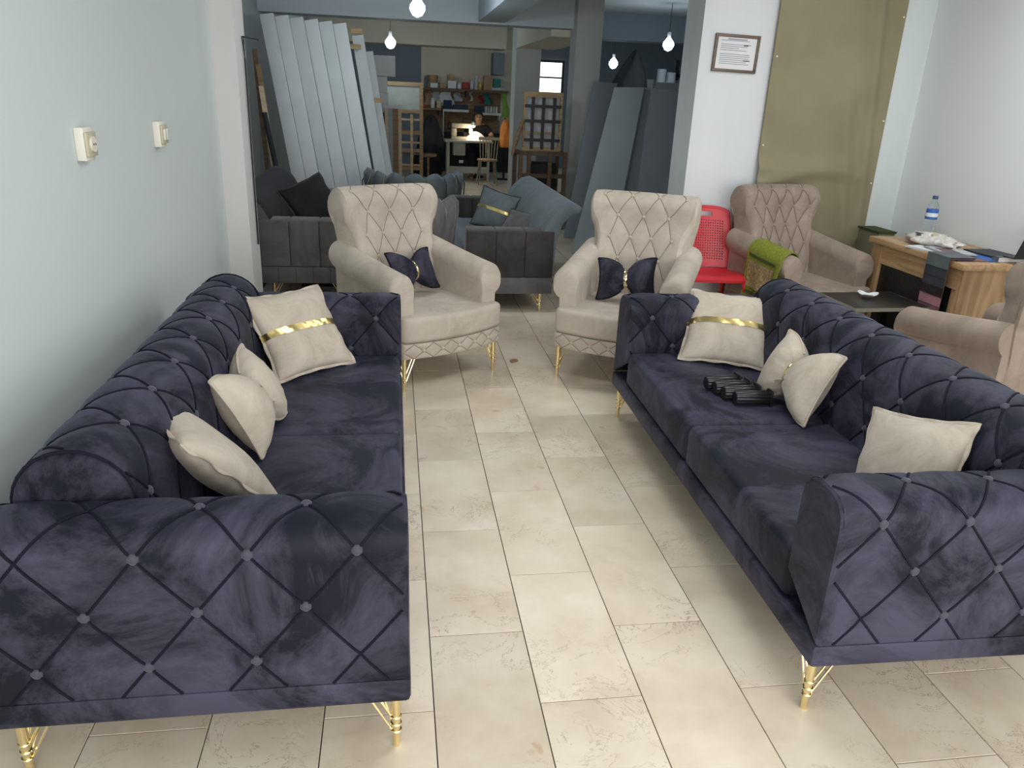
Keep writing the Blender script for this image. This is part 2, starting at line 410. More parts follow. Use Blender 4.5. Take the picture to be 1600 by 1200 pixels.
# ================================================================== THE SETTING
# floor with single marble tiles in the front room
TW, TL, GAP = .292, .605, .0032
floor = struct(box(-1.6, 7.2, -2, 18.5, -.12, -.0065).build('floor', M_grout))
floor['label'] = 'beige marble tiled floor'
tm = MB(); a, b = TW/2-GAP/2, TL/2-GAP/2; c = .0006
tm.add([(-a, -b, -.0065), (a, -b, -.0065), (a, b, -.0065), (-a, b, -.0065), (-a, -b, -c), (a, -b, -c), (a, b, -c), (-a, b, -c), (-a+c, -b+c, 0), (a-c, -b+c, 0), (a-c, b-c, 0), (-a+c, b-c, 0)],
       [(0, 1, 5, 4), (1, 2, 6, 5), (2, 3, 7, 6), (3, 0, 4, 7), (4, 5, 9, 8), (5, 6, 10, 9), (6, 7, 11, 10), (7, 4, 8, 11), (8, 9, 10, 11)])
tme = tm.mesh('tile', M_tile)
x0 = .0885-4*TW
for i in range(17):
    xc = x0+(i+.5)*TW
    off = 1.346 if i % 2 == 0 else 1.041
    j = -1
    while off+j*TL < 6.2:
        link('tile', tme, floor, Matrix.Translation((xc, off+(j+.5)*TL, 0))); j += 1
YF = 6.2
fb = box(-1.6, 7.2, YF+.45, 18.5, -.0065, 0).build('far_paving', M_far, floor); fb['kind'] = 'stuff'
fb2 = box(3.885, 7.2, -2, YF+.45, -.0065, -.0005).build('side_paving', M_far, floor); fb2['kind'] = 'stuff'

struct(box(-1.27, -1.07, -2, 5.2, 0, 2.8).build('wall_left', M_wl))
struct(box(-1.60, -.93, 5.2, 5.52, 0, 2.8).build('trim_1', M_pil))
struct(box(-1.75, -1.55, 5.52, 18.5, 0, 2.8).build('wall_left_rear', M_grey))
struct(box(3.85, 4.05, -2, 5.62, 0, 2.8).build('wall_right', M_wr))
struct(box(2.125, 2.70, 5.62, 5.97, 0, 2.8).build('trim_2', M_wc))
struct(box(3.60, 4.05, 5.62, 5.97, 0, 2.8).build('trim_3', M_wl))
struct(box(3.60, 3.85, 5.605, 5.66, 0, 2.8).build('trim_4', M_wl))
struct(box(2.70, 3.60, 5.80, 5.97, 0, 2.8).build('wall_recess', M_wr))
struct(box(-1.75, 7.4, -2, 18.6, 2.8, 2.95).build('ceiling', M_ceil))
struct(MB().box(-1.27, 4.05, -2.1, -1.95, 0, .24).box(-1.27, 4.05, -2.1, -1.95, 2.66, 2.8).box(-1.27, -.92, -2.1, -1.95, .24, 2.66).box(3.72, 4.05, -2.1, -1.95, .24, 2.66).build('wall_front', M_wl))
sf_ = struct(MB().box(-.92, 3.72, -2.05, -2.0, .24, .30).box(-.92, 3.72, -2.05, -2.0, 2.60, 2.66).build('window_2', M_blackm))
for x in (-.92, .62, 2.16, 3.67): box(x, x+.05, -2.05, -2.0, .30, 2.60).build('mullion', M_blackm, sf_)
wb = struct(box(-1.75, .56, 17, 17.2, 0, 2.8).build('wall_back', M_dgrey))
struct(box(.56, 2.45, 16.98, 17.2, 0, 2.8).build('wall_back_cream', M_cream))
struct(box(2.45, 7.4, 18.4, 18.6, 0, 2.8).build('wall_back_right', M_dgrey))
struct(box(7.2, 7.4, 5.97, 18.6, 0, 2.8).build('wall_right_rear', M_dgrey))
struct(box(3.85, 7.4, 5.80, 5.97, 0, 2.8).build('wall_partition', M_dgrey))
# beams and pillars
struct(box(-1.55, 2.22, 10.2, 10.55, 2.36, 2.8).build('trim_5', M_ceil))
struct(box(1.02, 1.34, 3, 10.2, 2.38, 2.8).build('trim_6', M_ceil))
struct(box(2.20, 2.52, 10.0, 10.35, 0, 2.8).build('trim_7', M_colw))
struct(box(1.97, 2.38, 13.4, 13.85, 0, 2.8).build('trim_8', M_colw))
struct(box(-1.55, 2.2, 16.3, 16.98, 2.40, 2.8).build('trim_9', M_cream))
struct(box(1.97, 2.6, 10.45, 13.4, 2.28, 2.8).build('trim_10', M_cream))
struct(box(2.63, 7.2, 12.5, 12.9, 2.42, 2.8).build('trim_11', M_dgrey))
# back window with daylight
wn = struct(box(2.88, 3.75, 18.36, 18.40, 1.66, 2.28).build('window_1', M_win))
MB().box(2.84, 3.80, 18.32, 18.37, 1.61, 1.66).box(2.84, 3.80, 18.32, 18.37, 2.28, 2.33).box(2.84, 2.88, 18.32, 18.37, 1.66, 2.28).box(3.75, 3.80, 18.32, 18.37, 1.66, 2.28).box(2.88, 3.75, 18.33, 18.36, 1.95, 1.985).build('window_frame', M_blackm, wn)

# ================================================================== NAVY SOFAS
SL, SD, SA = 2.15, .93, .20       # length, depth, arm thickness
SZ0, SZ1, SEAT, ATOP = .175, .245, .415, .67
btn_navy = dome('button', velvet('navy_button', (.05, .05, .07), (.075, .073, .095), .5, (.6, .6, .8)), .0135, .010)
def make_sofa():
    root = empty('tufted_sofa')
    MB().box(-SL/2-.004, SL/2+.004, -.012, SD, SZ0, SZ1).build('base_rail', M_navy, root, bevel=.012)
    h = SL/2
    # arms
    prof = [(0, SZ1)]+arc(.07, ATOP-.07, .07, 180, 90)+arc(SA-.07, ATOP-.07, .07, 90, 0)+[(SA, SEAT-.06)]
    fn, VL = polyarc(prof)
    for sgn in (-1, 1):
        if sgn < 0:
            base = lambda u, v: np.stack([-h+fn(v)[0], u, fn(v)[1]], -1)
        else:
            base = lambda u, v: np.stack([h-fn(v)[0], u, fn(v)[1]], -1)
        bs = base if sgn > 0 else base
        mb, cb, bts = tuft(bs, (0, SD), (0, VL), .235, .142, .105, .08, -.008 if sgn < 0 else .008, n=8, fu=.05, fv=.03, dip=.004, k=.42,
                           skip=lambda u, v: (abs(v-.08) < .01 and u < .2) or (v > .3 and u > .6), cord=.0036 if sgn > 0 else -.0036)
        # check orientation: normals must point away from the arm centre
        cxm = sgn*(h-SA/2); good = [(P, N if (P-Vector((cxm, P.y, .45))).dot(N) > 0 else -N) for P, N in bts]
        nprof = 26
        vsn = np.linspace(0, VL, nprof)
        for yy, out in ((0, -1), (SD, 1)):
            ring = [(float(base(np.array(yy), np.array(t))[0]), yy, float(base(np.array(yy), np.array(t))[2])) for t in vsn]
            cap(mb, ring, (0, out, 0), .010, .94)
        arm = mb.build('armrest', M_navy, root, angle=50, merge=True)
        cb.build('seam_cord', M_navyc, arm)
        put_buttons(btn_navy, good, arm)
    # seats
    for sx in (-1, 1):
        xa, xb = (-(h-SA), -.002) if sx < 0 else (.002, h-SA)
        mb = MB()
        def top(s, t, xa=xa, xb=xb):
            x = xa+(xb-xa)*s; y = .0+.64*t
            return (x, y, 0)
        MB().box(xa, xb, .0, .66, SZ1, SEAT).build('seat_cushion', M_navy, root, bevel=.030, seg=4)
    MB().box(-.006, .006, .03, .60, SZ1+.02, SEAT-.018).build('seat_gap', M_navyc, root)
    # rolled back
    cy, cz, r = .745, .648, .135
    prof = [(.560, SEAT-.04), (.575, .48)]+arc(cy, cz, r, 172, 0, 18)+[(.88, SZ1)]
    fn2, VB = polyarc(prof)
    hb = h-.185
    base = lambda u, v: np.stack([u, fn2(v)[0], fn2(v)[1]], -1)
    mb, cb, bts = tuft(base, (-hb, hb), (0, VB), .235, .155, 0, .115, .009, n=8, fu=.05, fv=.04, dip=.003, k=.42, vmask=lambda v: 1-np.clip((v-.72)/.03, 0, 1), pad=.05, cord=.0036)
    # make sure it bulges outwards
    test = sum((N.z for P, N in bts if P.z > .75))
    if test < 0:
        mb, cb, bts = tuft(base, (-hb, hb), (0, VB), .235, .155, 0, .115, -.009, n=8, fu=.05, fv=.04, dip=.003, k=.42, vmask=lambda v: 1-np.clip((v-.72)/.03, 0, 1), pad=.05, cord=-.0036)
        bts = [(P, -N) for P, N in bts]
    for xx, out in ((-hb, -1), (hb, 1)):
        ring = [(xx, float(fn2(t)[0]), float(fn2(t)[1])) for t in np.linspace(0, VB, 40)]
        cap(mb, ring, (out, 0, 0), .022, .9)
        cb.tube([(p[0]+out*.004, p[1], p[2]) for p in ring[:30]], .0045, 6)
    back = mb.build('backrest', M_navy, root, angle=50, merge=True)
    cb.build('seam_cord', M_navyc, back)
    put_buttons(btn_navy, bts, back)
    for sx in (-1, 1):
        for sy in (-1, 1):
            me = hairpin('leg', SZ0, -sx, -sy if sy > 0 else 1)
            link('leg', me, root, Matrix.Translation((sx*(h-.04), .025 if sy < 0 else SD-.04, 0)))
    return root
sofaL = make_sofa()
tag(sofaL, 'navy velvet tufted sofa standing along the left wall with light switches', 'sofa', 'pair of navy tufted sofas')
sofaR = copy_tree(sofaL)
tag(sofaR, 'navy velvet tufted sofa with black plastic legs lying on its seat, right of the aisle', 'sofa', 'pair of navy tufted sofas')
sofaL.location = (.012, 1.5+SL/2, 0); sofaL.rotation_euler = (0, 0, R(90))
sofaR.location = (1.105, 1.515+SL/2, 0); sofaR.rotation_euler = (0, 0, R(-91.0))

# ================================================================== CUSHIONS
def sgnpow(x, p): return math.copysign(abs(x)**p, x)
def pillow_meshes(wd=.43, ht=.43, th=.075, N=22, seed=1):
    rng = random.Random(seed); ph = [rng.uniform(0, 6.28) for _ in range(6)]
    def pt(s, t, side):
        x = wd/2*s*(1-.085*(1-t*t)*abs(s)**2); y = ht/2*t*(1-.085*(1-s*s)*abs(t)**2)
        e = max(0., (1-s*s)*(1-t*t)); z = th*e**.42
        z *= 1+.05*math.sin(5*s+ph[0])*math.sin(4*t+ph[1])
        edge = max(abs(s), abs(t))
        z += .004*math.sin(22*(s if abs(t) > abs(s) else t)+ph[2])*edge**6*(1-edge**30)
        return (x, y, side*z)
    f = lambda a: math.sin((a*2-1)*math.pi/2)
    mb = MB(); mb.grid(lambda a, b: pt(f(a), f(b), 1), N, N); mb.grid(lambda a, b: pt(f(a), f(b), -1), N, N, True)
    body = mb
    # flat ruffled flange round the edge
    fl = MB(); loop = []
    M = 26
    for k in range(4*M):
        q, r_ = divmod(k, M); a = -1+2*r_/M
        s, t = [(a, -1), (1, a), (-a, 1), (-1, -a)][q]; loop.append((s, t))
    ins = [Vector(pt(s*.985, t*.985, 0)) for s, t in loop]
    outp = []
    for k, (s, t) in enumerate(loop):
        p = Vector(pt(s, t, 0)); d = Vector((s if abs(s) > .98 else s*.25, t if abs(t) > .98 else t*.25, 0)).normalized()
        outp.append(p+d*.013+Vector((0, 0, .005*math.sin(k*.9+ph[3]))))
    n = len(loop); vs = []
    for i in range(n):
        vs += [ins[i]+Vector((0, 0, .003)), outp[i]+Vector((0, 0, .002)), outp[i]-Vector((0, 0, .002)), ins[i]-Vector((0, 0, .003))]
    fs = []
    for i in range(n):
        j = (i+1) % n
        for q in range(3): fs.append((4*i+q, 4*j+q, 4*j+q+1, 4*i+q+1))
    fl.add(vs, fs)
    # gold band wrapped round the middle
    band = MB(); K = 30; bw = .030
    def loopb(t):
        pts = []
        for k in range(K+1): s = f(k/K)*1.0; p = Vector(pt(s, t, 1)); pts.append(p+Vector((0, 0, .0035)))
        for k in range(K-1, 0, -1): s = f(k/K); p = Vector(pt(s, t, -1)); pts.append(p-Vector((0, 0, .0035)))
        pts[0].x -= .016; pts[K].x += .016
        return pts
    ts = [-.075, -.025, .025, .075]; L = [loopb(t) for t in ts]; n = len(L[0])
    vs = [p+Vector((0, 0, (.0025 if i < K else -.0025)*math.sin(i*1.7+r_*1.3))) for r_, l in enumerate(L) for i, p in enumerate(l)]
    band.add(vs, [(r_*n+i, r_*n+(i+1) % n, (r_+1)*n+(i+1) % n, (r_+1)*n+i) for r_ in range(3) for i in range(n)])
    return body, fl, band
def bow_meshes(Lh=.20, H1=.150, H0=.052, T1=.080, T0=.040, N=36, K=18):
    sm = lambda x: x*x*(3-2*x)
    def HT(x):
        a = abs(x)
        H = H0+(H1-H0)*(1-(1-a)**2.6)
        T = T0+(T1-T0)*math.sin(math.pi*min(1, a/.95)**.75)**.8 if a < .95 else T0
        T = T*(1-a**9) if a > 0 else T
        return H, max(T, .0015)
    def pt(a, b, side):
        x = a*2-1; t = math.sin((b*2-1)*math.pi/2); H, T = HT(x)
        bulge = 1+.20*math.sin(t*17)*math.exp(-abs(x)*3.2)
        z = T*max(0, 1-t*t)**.5*bulge
        xx = Lh*x*(1-.10*(1-t*t)*abs(x)**3)
        return (xx, H*t, side*z)
    mb = MB(); mb.grid(lambda a, b: pt(a, b, 1), N, K); mb.grid(lambda a, b: pt(a, b, -1), N, K, True)
    ring = MB(); H, T = HT(0); n = 28; vs = []
    for x, g in ((-.020, .000), (-.014, .007), (0, .010), (.014, .007), (.020, .000)):
        for k in range(n):
            q = 2*math.pi*k/n; vs.append((x, (H+g+.004)*math.cos(q), (T+g+.008)*math.sin(q)))
    ring.add(vs, [(r_*n+k, r_*n+(k+1) % n, (r_+1)*n+(k+1) % n, (r_+1)*n+k) for r_ in range(4) for k in range(n)])
    fl = MB()                                                     # piped outer edges
    for sx in (0, 1):
        pts = [Vector(pt(sx, k/14, 0)) for k in range(15)]; fl.tube(pts, .006, 6)
    for sy in (0, 1):
        for s0, s1 in ((0, .42), (.58, 1)):
            fl.tube([Vector(pt(s0+(s1-s0)*k/10, sy, 0)) for k in range(11)], .005, 6)
    return mb, fl, ring
PB, PF, PG = pillow_meshes(); BB, BF, BR = bow_meshes(); B2, B2F, B2R = bow_meshes(.175, .125, .045, .065, .03)
me_pb = PB.mesh('cover', M_pil_b, merge=True, angle=80); me_pf = PF.mesh('flange', M_pil_b, angle=80); me_pg = PG.mesh('gold_band', M_goldm, angle=60)
me_bb = BB.mesh('cover', M_pil_b, merge=True, angle=80); me_bf = BF.mesh('piping', M_pil_b); me_br = BR.mesh('gold_ring', M_gold, angle=80)
me_nb = B2.mesh('cover', M_navy, merge=True, angle=80); me_nf = B2F.mesh('piping', M_navyc); me_nr = B2R.mesh('gold_ring', M_gold, angle=80)
def cushion(name, kind, c, X, Y, label, group, sc=1.):
    """c = centre, X / Y = its width and height axes"""
    X = Vector(X).normalized(); Y = Vector(Y); Y = (Y-X*Y.dot(X)).normalized(); n = X.cross(Y)
    root = empty(name); root.matrix_world = rot_at(c, X, Y, n) @ Matrix.Scale(sc, 4)
    tag(root, label, 'cushion', group)
    if kind == 'square': link('cover', me_pb, root); link('flange', me_pf, root); link('gold_band', me_pg, root)
    elif kind == 'plain': link('cover', me_pb, root); link('flange', me_pf, root)
    elif kind == 'bow': link('cover', me_bb, root); link('piping', me_bf, root); link('gold_ring', me_br, root)
    else: link('cover', me_nb, root); link('piping', me_nf, root); link('gold_ring', me_nr, root)
    return root
G1 = 'cream cushions on the navy sofas'
cushion('square_cushion', 'square', (-.416, 3.286, .575), (.746, .666, -.005), (-.415, .47, .779), 'cream cushion with gold band, at the far end of the left sofa', G1, .90)
cushion('bow_cushion', 'bow', (-.495, 2.549, .560), (.067, .998, -.013), (-.474, .043, .88), 'cream bow shaped cushion in the middle of the left sofa', G1)
cushion('square_cushion', 'plain', (-.55, 2.13, .555), (-.56, .83, .03), (-.53, -.415, .737), 'cream cushion seen edge on behind the near arm of the left sofa', G1, .95)
cushion('square_cushion', 'square', (1.574, 3.365, .562), (.89, -.457, .008), (.331, .656, .678), 'cream cushion with gold band, at the far end of the right sofa', G1, .92)
cushion('bow_cushion', 'bow', (1.590, 2.715, .558), (.056, -.998, .023), (.427, .045, .903), 'cream bow shaped cushion in the middle of the right sofa', G1)
cushion('square_cushion', 'plain', (1.585, 1.975, .515), (.29, -.88, .22), (.40, .15, .90), 'cream cushion half hidden behind the near arm of the right sofa', G1, .82)

# black plastic furniture legs lying on the right sofa
lg = MB(); n = 28
ribs = lambda k: .0275+.0018*math.cos(k*7*2*math.pi/n*2)
vs = []
for x, sc in ((-.075, .86), (-.071, 1), (.071, 1), (.075, .86)):
    for k in range(n): q = 2*math.pi*k/n; r_ = ribs(k)*sc; vs.append((x, r_*math.cos(q), r_*math.sin(q)))
lg.add(vs, [(i*n+k, i*n+(k+1) % n, (i+1)*n+(k+1) % n, (i+1)*n+k) for i in range(3) for k in range(n)]+[tuple(range(n-1, -1, -1)), tuple(3*n+k for k in range(n))])
me_lg = lg.mesh('leg_body', M_blackp, angle=50)
me_bolt = MB().tube([(.074, 0, 0), (.100, 0, 0)], .004, 8).mesh('bolt', M_chrome)
me_pl = MB().box(.068, .0765, -.029, .029, -.0285, .036).mesh('end_plate', M_blackp, bevel=.003)
for k, (x, y, z, rz) in enumerate([(1.385, 2.945, .030, 4), (1.400, 2.884, .030, 2), (1.415, 2.823, .030, 1), (1.440, 2.762, .030, -2)]):
    o = empty('furniture_leg', (x, y, SEAT+z+.003), R(rz), ['first', 'second', 'third', 'fourth', 'fifth'][k]+' from the far end of four black plastic furniture legs on the sofa seat', 'furniture leg', 'black plastic legs on the sofa')
    link('leg_body', me_lg, o); link('end_plate', me_pl, o); link('bolt', me_bolt, o)

# ================================================================== ARMCHAIRS
def make_armchair(name, fab, cordm, btn, wide, deep, skirt=True, legs=True, amp=.012, bdu=.16):
    root = empty(name)
    W = .345
    front = lambda x: -.055*(1-(x/W)**2)
    ol = [(x, front(x)) for x in np.linspace(-W, W, 17)]+[(W, .66), (-W, .66)]
    MB().prism(ol, .285, .43).build('seat_cushion', fab, root, bevel=.028, seg=4)
    ol2 = [(x*.985, front(x)+.012) for x in np.linspace(-W, W, 17)]+[(W*.98, .72), (-W*.98, .72)]
    base = MB().prism(ol2, .195, .284).build('base', fab, root, bevel=.008)
    if skirt:
        bs = lambda u, v: np.stack([u*.985, -.055*(1-(u/W)**2)+.009, v], -1)
        mb, cb, bts = tuft(bs, (-W+.004, W-.004), (.198, .282), .115, .041, 0, .24, .006, n=5, fu=.02, fv=.006, dip=.002, cord=.0022, pad=.03)
        bts = [(P, N if N.y < 0 else -N) for P, N in bts if abs(P.z-.24) < .005]
        pn = mb.build('skirt_panel', fab, root, angle=60); cb.build('seam_cord', cordm, pn); put_buttons(btn, bts, pn)
    # arms: keyhole section swept from front to back
    for sg in (-1, 1):
        sec = [(.232, .28), (.232, .42), (.236, .53)]+arc(.308, .572, .078, 190, -50, 16)+[(.340, .50), (.337, .40), (.336, .28)]
        ys = [.055, .062, .078, .2, .35, .5, .64, .72]; mb = MB(); rings = []
        for i, y in enumerate(ys):
            sc = [.90, .965, 1, 1, 1, 1, .98, .95][i]; rise = .075*(max(0, y-.06)/.6)**1.2
            rings.append([Vector((sg*(.30+(x-.30)*sc), y+(.012*(z-.45) if i < 3 else 0), .28+(z-.28)*(sc if i < 3 else 1)+rise*min(1, (z-.28)/.25))) for x, z in sec])
        n = len(sec)
        for r_ in rings: mb.v += [tuple(p) for p in r_]
        for i in range(len(ys)-1):
            for k in range(n): mb.f.append((i*n+k, i*n+(k+1) % n, (i+1)*n+(k+1) % n, (i+1)*n+k))
        mb.f.append(tuple(range(n))); mb.f.append(tuple((len(ys)-1)*n+k for k in range(n)))
        mb.build('armrest', fab, root, angle=50, merge=True)
    # scrolled back
    prof = [(.545, .38), (.565, .48), (.60, .66), (.655, .86)]+arc(.745, .945, .088, 175, -75, 18)+[(.735, .70), (.735, .50), (.715, .26)]
    fn, VL = polyarc(prof)
    vtop = .56
    def wdt(v):
        t = np.clip(v/vtop, 0, 1.2); return .226+.024*t+.062*np.clip((t-.70)/.30, 0, 1)**1.6-.05*np.clip((v-.95)/.4, 0, 1)
    def bs(u, v):
        y, z = fn(v); s = u/.30; x = s*wdt(v)
        y = y-.045*np.abs(s)**2.2*np.clip(1-(v-.6)/.5, 0, 1)
        return np.stack([x, y, z+.0*s], -1)
    um = (lambda u: 1-np.clip((np.abs(u)-wide)/.02, 0, 1)); vm = (lambda v: 1-np.clip((v-.70)/.03, 0, 1))
    kw = dict(ulim=(round(wide/(bdu/2)-.5)*bdu/2+.001), n=7, fu=.03, fv=.03, umask=um, vmask=vm, dip=deep, k=.5, pad=.03, cord=.0024)
    args = ((-.30, .30), (0, VL), bdu, .13, bdu/2, .14)
    mb, cb, bts = tuft(bs, *args, amp, **kw)
    if sum(N.y for P, N in bts if P.z < .9) > 0:
        mb, cb, bts = tuft(bs, *args, -amp, **dict(kw, cord=-.0024)); bts = [(P, -N) for P, N in bts]
    for u, out in ((-.30, -1), (.30, 1)):
        vv = np.linspace(0, VL, 44); ring = [tuple(bs(np.array(u), np.array(t))) for t in vv]
        cap(mb, ring, (out, 0, 0), .020, .9)
    bk = mb.build('backrest', fab, root, angle=55, merge=True); cb.build('seam_cord', cordm, bk); put_buttons(btn, bts, bk)
    if legs:
        for sx in (-1, 1):
            for y, sy in ((.035, 1), (.66, -1)):
                link('leg', hairpin('leg', .195, -sx, sy), root, Matrix.Translation((sx*.318, y, 0)))
    else:
        for sx in (-1, 1):
            for y in (.03, .66): MB().lathe([(.016, 0), (.02, .02), (.028, .195)], 12, (sx*.30, y, 0)).build('leg', M_wood2, root)
    return root
btn_b = dome('button', M_beige, .011, .010); btn_t = dome('button', M_brown, .011, .009)
acL = make_armchair('scroll_back_armchair', M_beige, M_beigec, btn_b, .255, .003, amp=.006)
GA = 'beige armchairs at the end of the aisle'
acR = copy_tree(acL)
acL.location = (.325, 4.17, 0); acL.rotation_euler = (0, 0, R(33)); tag(acL, 'beige velvet armchair with gold legs beyond the far arm of the left navy sofa', 'armchair', GA)
acR.location = (1.21, 4.07, 0); acR.rotation_euler = (0, 0, R(-28)); tag(acR, 'beige velvet armchair with gold legs between the right navy sofa and red chair', 'armchair', GA)
br1 = make_armchair('scroll_back_armchair', M_brown, M_brownc, btn_t, .285, .010, skirt=False, legs=False, amp=.014, bdu=.125)
br2 = copy_tree(br1)
br1.location = (2.905, 4.70, 0); br1.rotation_euler = (0, 0, R(13)); tag(br1, 'taupe button tufted armchair with a green rug over its arm, before the khaki curtain', 'armchair', 'taupe armchairs')
br2.location = (2.955, 3.70, 0); br2.rotation_euler = (0, 0, R(-172)); br2.scale = (.95, .95, .95); tag(br2, 'taupe armchair cut off by the right edge, in front of the desk', 'armchair', 'taupe armchairs')
GN = 'small navy bow cushions'
cushion('bow_cushion', 'navy', (.10, 4.535, .572), (.72, .69, -.02), (-.289, .333, .897), 'small navy bow cushion with gold ring on the left beige armchair', GN)
cushion('bow_cushion', 'navy', (1.358, 4.368, .572), (.902, -.422, .095), (.09, .398, .913), 'small navy bow cushion with gold ring on the right beige armchair', GN)

# green rug over the taupe chair's arm
rg = empty('prayer_rug', (0, 0, 0)); rg.location = br1.location; rg.rotation_euler = br1.rotation_euler
tag(rg, 'green patterned rug with fringe draped over the taupe armchair arm', 'rug')
rp = [(-.219, .50), (-.217, .57)]+arc(-.308, .580, .092, 10, 180, 12)+[(-.405, .52), (-.412, .42), (-.422, .30), (-.428, .22)]
fnr, RL = polyarc(rp)
def rugp(s, v, lift=0):
    x, z = fnr(v); y = .10+.32*s+.012*math.sin(v*14+s*3); wv = .010*math.sin(s*11+v*5)*min(1, max(0, (v-.35)/.2))
    rise = .075*(max(0, y-.06)/.6)**1.2*max(0, 1-max(0, v-.40)/.3)
    return (float(x)-wv-lift*(1 if v > .3 else 0), y, float(z)+rise+lift*(1 if v <= .3 else 0))
MB().grid(lambda a, b: rugp(a, b*RL), 14, 40).build('rug_body', M_grn, rg, solid=.008)
MB().grid(lambda a, b: rugp(.10+.8*a, RL*(.56+.22*b), .012), 8, 12).build('patterned_panel', M_rugb, rg, solid=.003)
MB().grid(lambda a, b: rugp(.10+.8*a, RL*(.50+.025*b), .012), 8, 3).build('border_stripe', M_rugd, rg, solid=.003)
MB().grid(lambda a, b: rugp(.10+.8*a, RL*(.81+.025*b), .012), 8, 3).build('border_stripe', M_rugd, rg, solid=.003)
fr = MB()
for k in range(26):
    p = Vector(rugp((k+.5)/26, RL)); fr.tube([p, p+Vector((random.uniform(-.006, .006), random.uniform(-.006, .006), -.05))], .0022, 4)
fo = fr.build('fringe', M_grn, rg); fo['kind'] = 'stuff'

# ================================================================== RED CHAIR
rc = empty('plastic_chair', (2.215, 4.98, 0), R(-3), 'red plastic chair with a perforated back beside the white column', 'chair')
def seatp(a, b):
    x = (a-.5)*.43*(1-.06*b); y = .42*b; z = .44+.012*math.cos((b-.1)*3.1)-.018*math.sin(math.pi*b)*math.sin(math.pi*a)-.025*max(0, .12-b)/.12
    return (x, y, z)
MB().grid(seatp, 14, 14).build('seat', M_red, rc, solid=.022, bevel=0, angle=60)
def backp(a, b):
    w_ = .215*(1-.10*b**2); x = (a*2-1)*w_
    y = .42+.02+.10*b-.035*(a*2-1)**2*1.0; z = .432+.423*b-.03*abs(a*2-1)**4*(b**3)
    return Vector((x, y, z))
bk = MB(); NX, NZ = 19, 16
def solidq(a0, a1, b0, b1): bk.add([backp(a0, b0), backp(a1, b0), backp(a1, b1), backp(a0, b1)], [(0, 1, 2, 3)])
xs = [.10+.80*i/NX for i in range(NX+1)]; zs = [.12+.68*j/NZ for j in range(NZ+1)]
for i in range(NX):
    for j in range(NZ):
        a0, a1, b0, b1 = xs[i], xs[i+1], zs[j], zs[j+1]; da = (a1-a0)*.24; db = (b1-b0)*.24
        O = [backp(a0, b0), backp(a1, b0), backp(a1, b1), backp(a0, b1)]; I = [backp(a0+da, b0+db), backp(a1-da, b0+db), backp(a1-da, b1-db), backp(a0+da, b1-db)]
        bk.add(O+I, [(0, 1, 5, 4), (1, 2, 6, 5), (2, 3, 7, 6), (3, 0, 4, 7)])
for i in range(NX): solidq(xs[i], xs[i+1], 0, .12)
for j in range(NZ): solidq(0, .10, zs[j], zs[j+1]); solidq(.90, 1, zs[j], zs[j+1])
solidq(0, .10, 0, .12); solidq(.90, 1, 0, .12)
ub = [0, .10]+xs[1:-1]+[.90, 1]
for i in range(len(ub)-1):
    a0, a1 = ub[i], ub[i+1]
    if a0 > .30 and a1 < .70: solidq(a0, a1, .80, .85); solidq(a0, a1, .93, 1)
    else: solidq(a0, a1, .80, .85); solidq(a0, a1, .85, .93); solidq(a0, a1, .93, 1)
bk.build('backrest', M_red, rc, solid=.012, merge=True, angle=50)
rim = MB(); rp_ = [backp(0, k/10) for k in range(11)]+[backp(k/12, 1) for k in range(1, 12)]+[backp(1, 1-k/10) for k in range(11)]
rim.tube([p+Vector((0, .006, 0)) for p in rp_], .012, 8).build('back_rim', M_red, rc)
for sx in (-1, 1):
    MB().tube([(sx*.19, .03, .43), (sx*.205, .015, .30), (sx*.21, .0, 0)], [.017, .016, .012], 10).build('leg', M_chrome if False else M_red, rc)
    MB().tube([(sx*.18, .40, .43), (sx*.20, .46, .2), (sx*.205, .50, 0)], [.017, .016, .012], 10).build('leg', M_red, rc)

# ================================================================== CURTAIN, CERTIFICATE, SWITCHES
def curt(a, b):
    x = 2.655+.965*a; z = .02+2.74*b
    y = 5.590-.010*math.sin(3.1*a+1.5*b)
    y -= .055*math.exp(-((z-(1.02+.10*math.sin(a*2.6)))/.05)**2)*(1-a)**.7 + .045*math.exp(-((z-(1.13+.07*a))/.045)**2)*(1-a)
    t = (a-.86+.25*(b-.5)); y -= .035*math.exp(-(t/.045)**2)
    t = (a-.70-.45*(.45-b)); y -= .030*math.exp(-(t/.06)**2)*(b < .6)
    y -= .018*math.sin(b*6+a*5)*math.sin(a*math.pi)
    return (x, y, z)
cu = tag(MB().grid(curt, 50, 90).build('curtain', M_khaki, None, solid=.003, angle=80), 'khaki cloth curtain pinned over an opening beside the white column', 'curtain')
tk = MB().lathe([(.007, 0), (.007, .003), (.003, .006)], 8).mesh('tack', M_white)
for (x, z) in ((3.60, 1.50), (3.595, 1.05), (3.60, 2.2), (2.675, 1.3), (2.68, 1.9)):
    b_ = (z-.02)/2.74; a_ = (x-2.655)/.965
    link('tack', tk, cu, Matrix.Translation((x, curt(a_, b_)[1]-.003, z)) @ Matrix.Rotation(R(90), 4, 'X'))
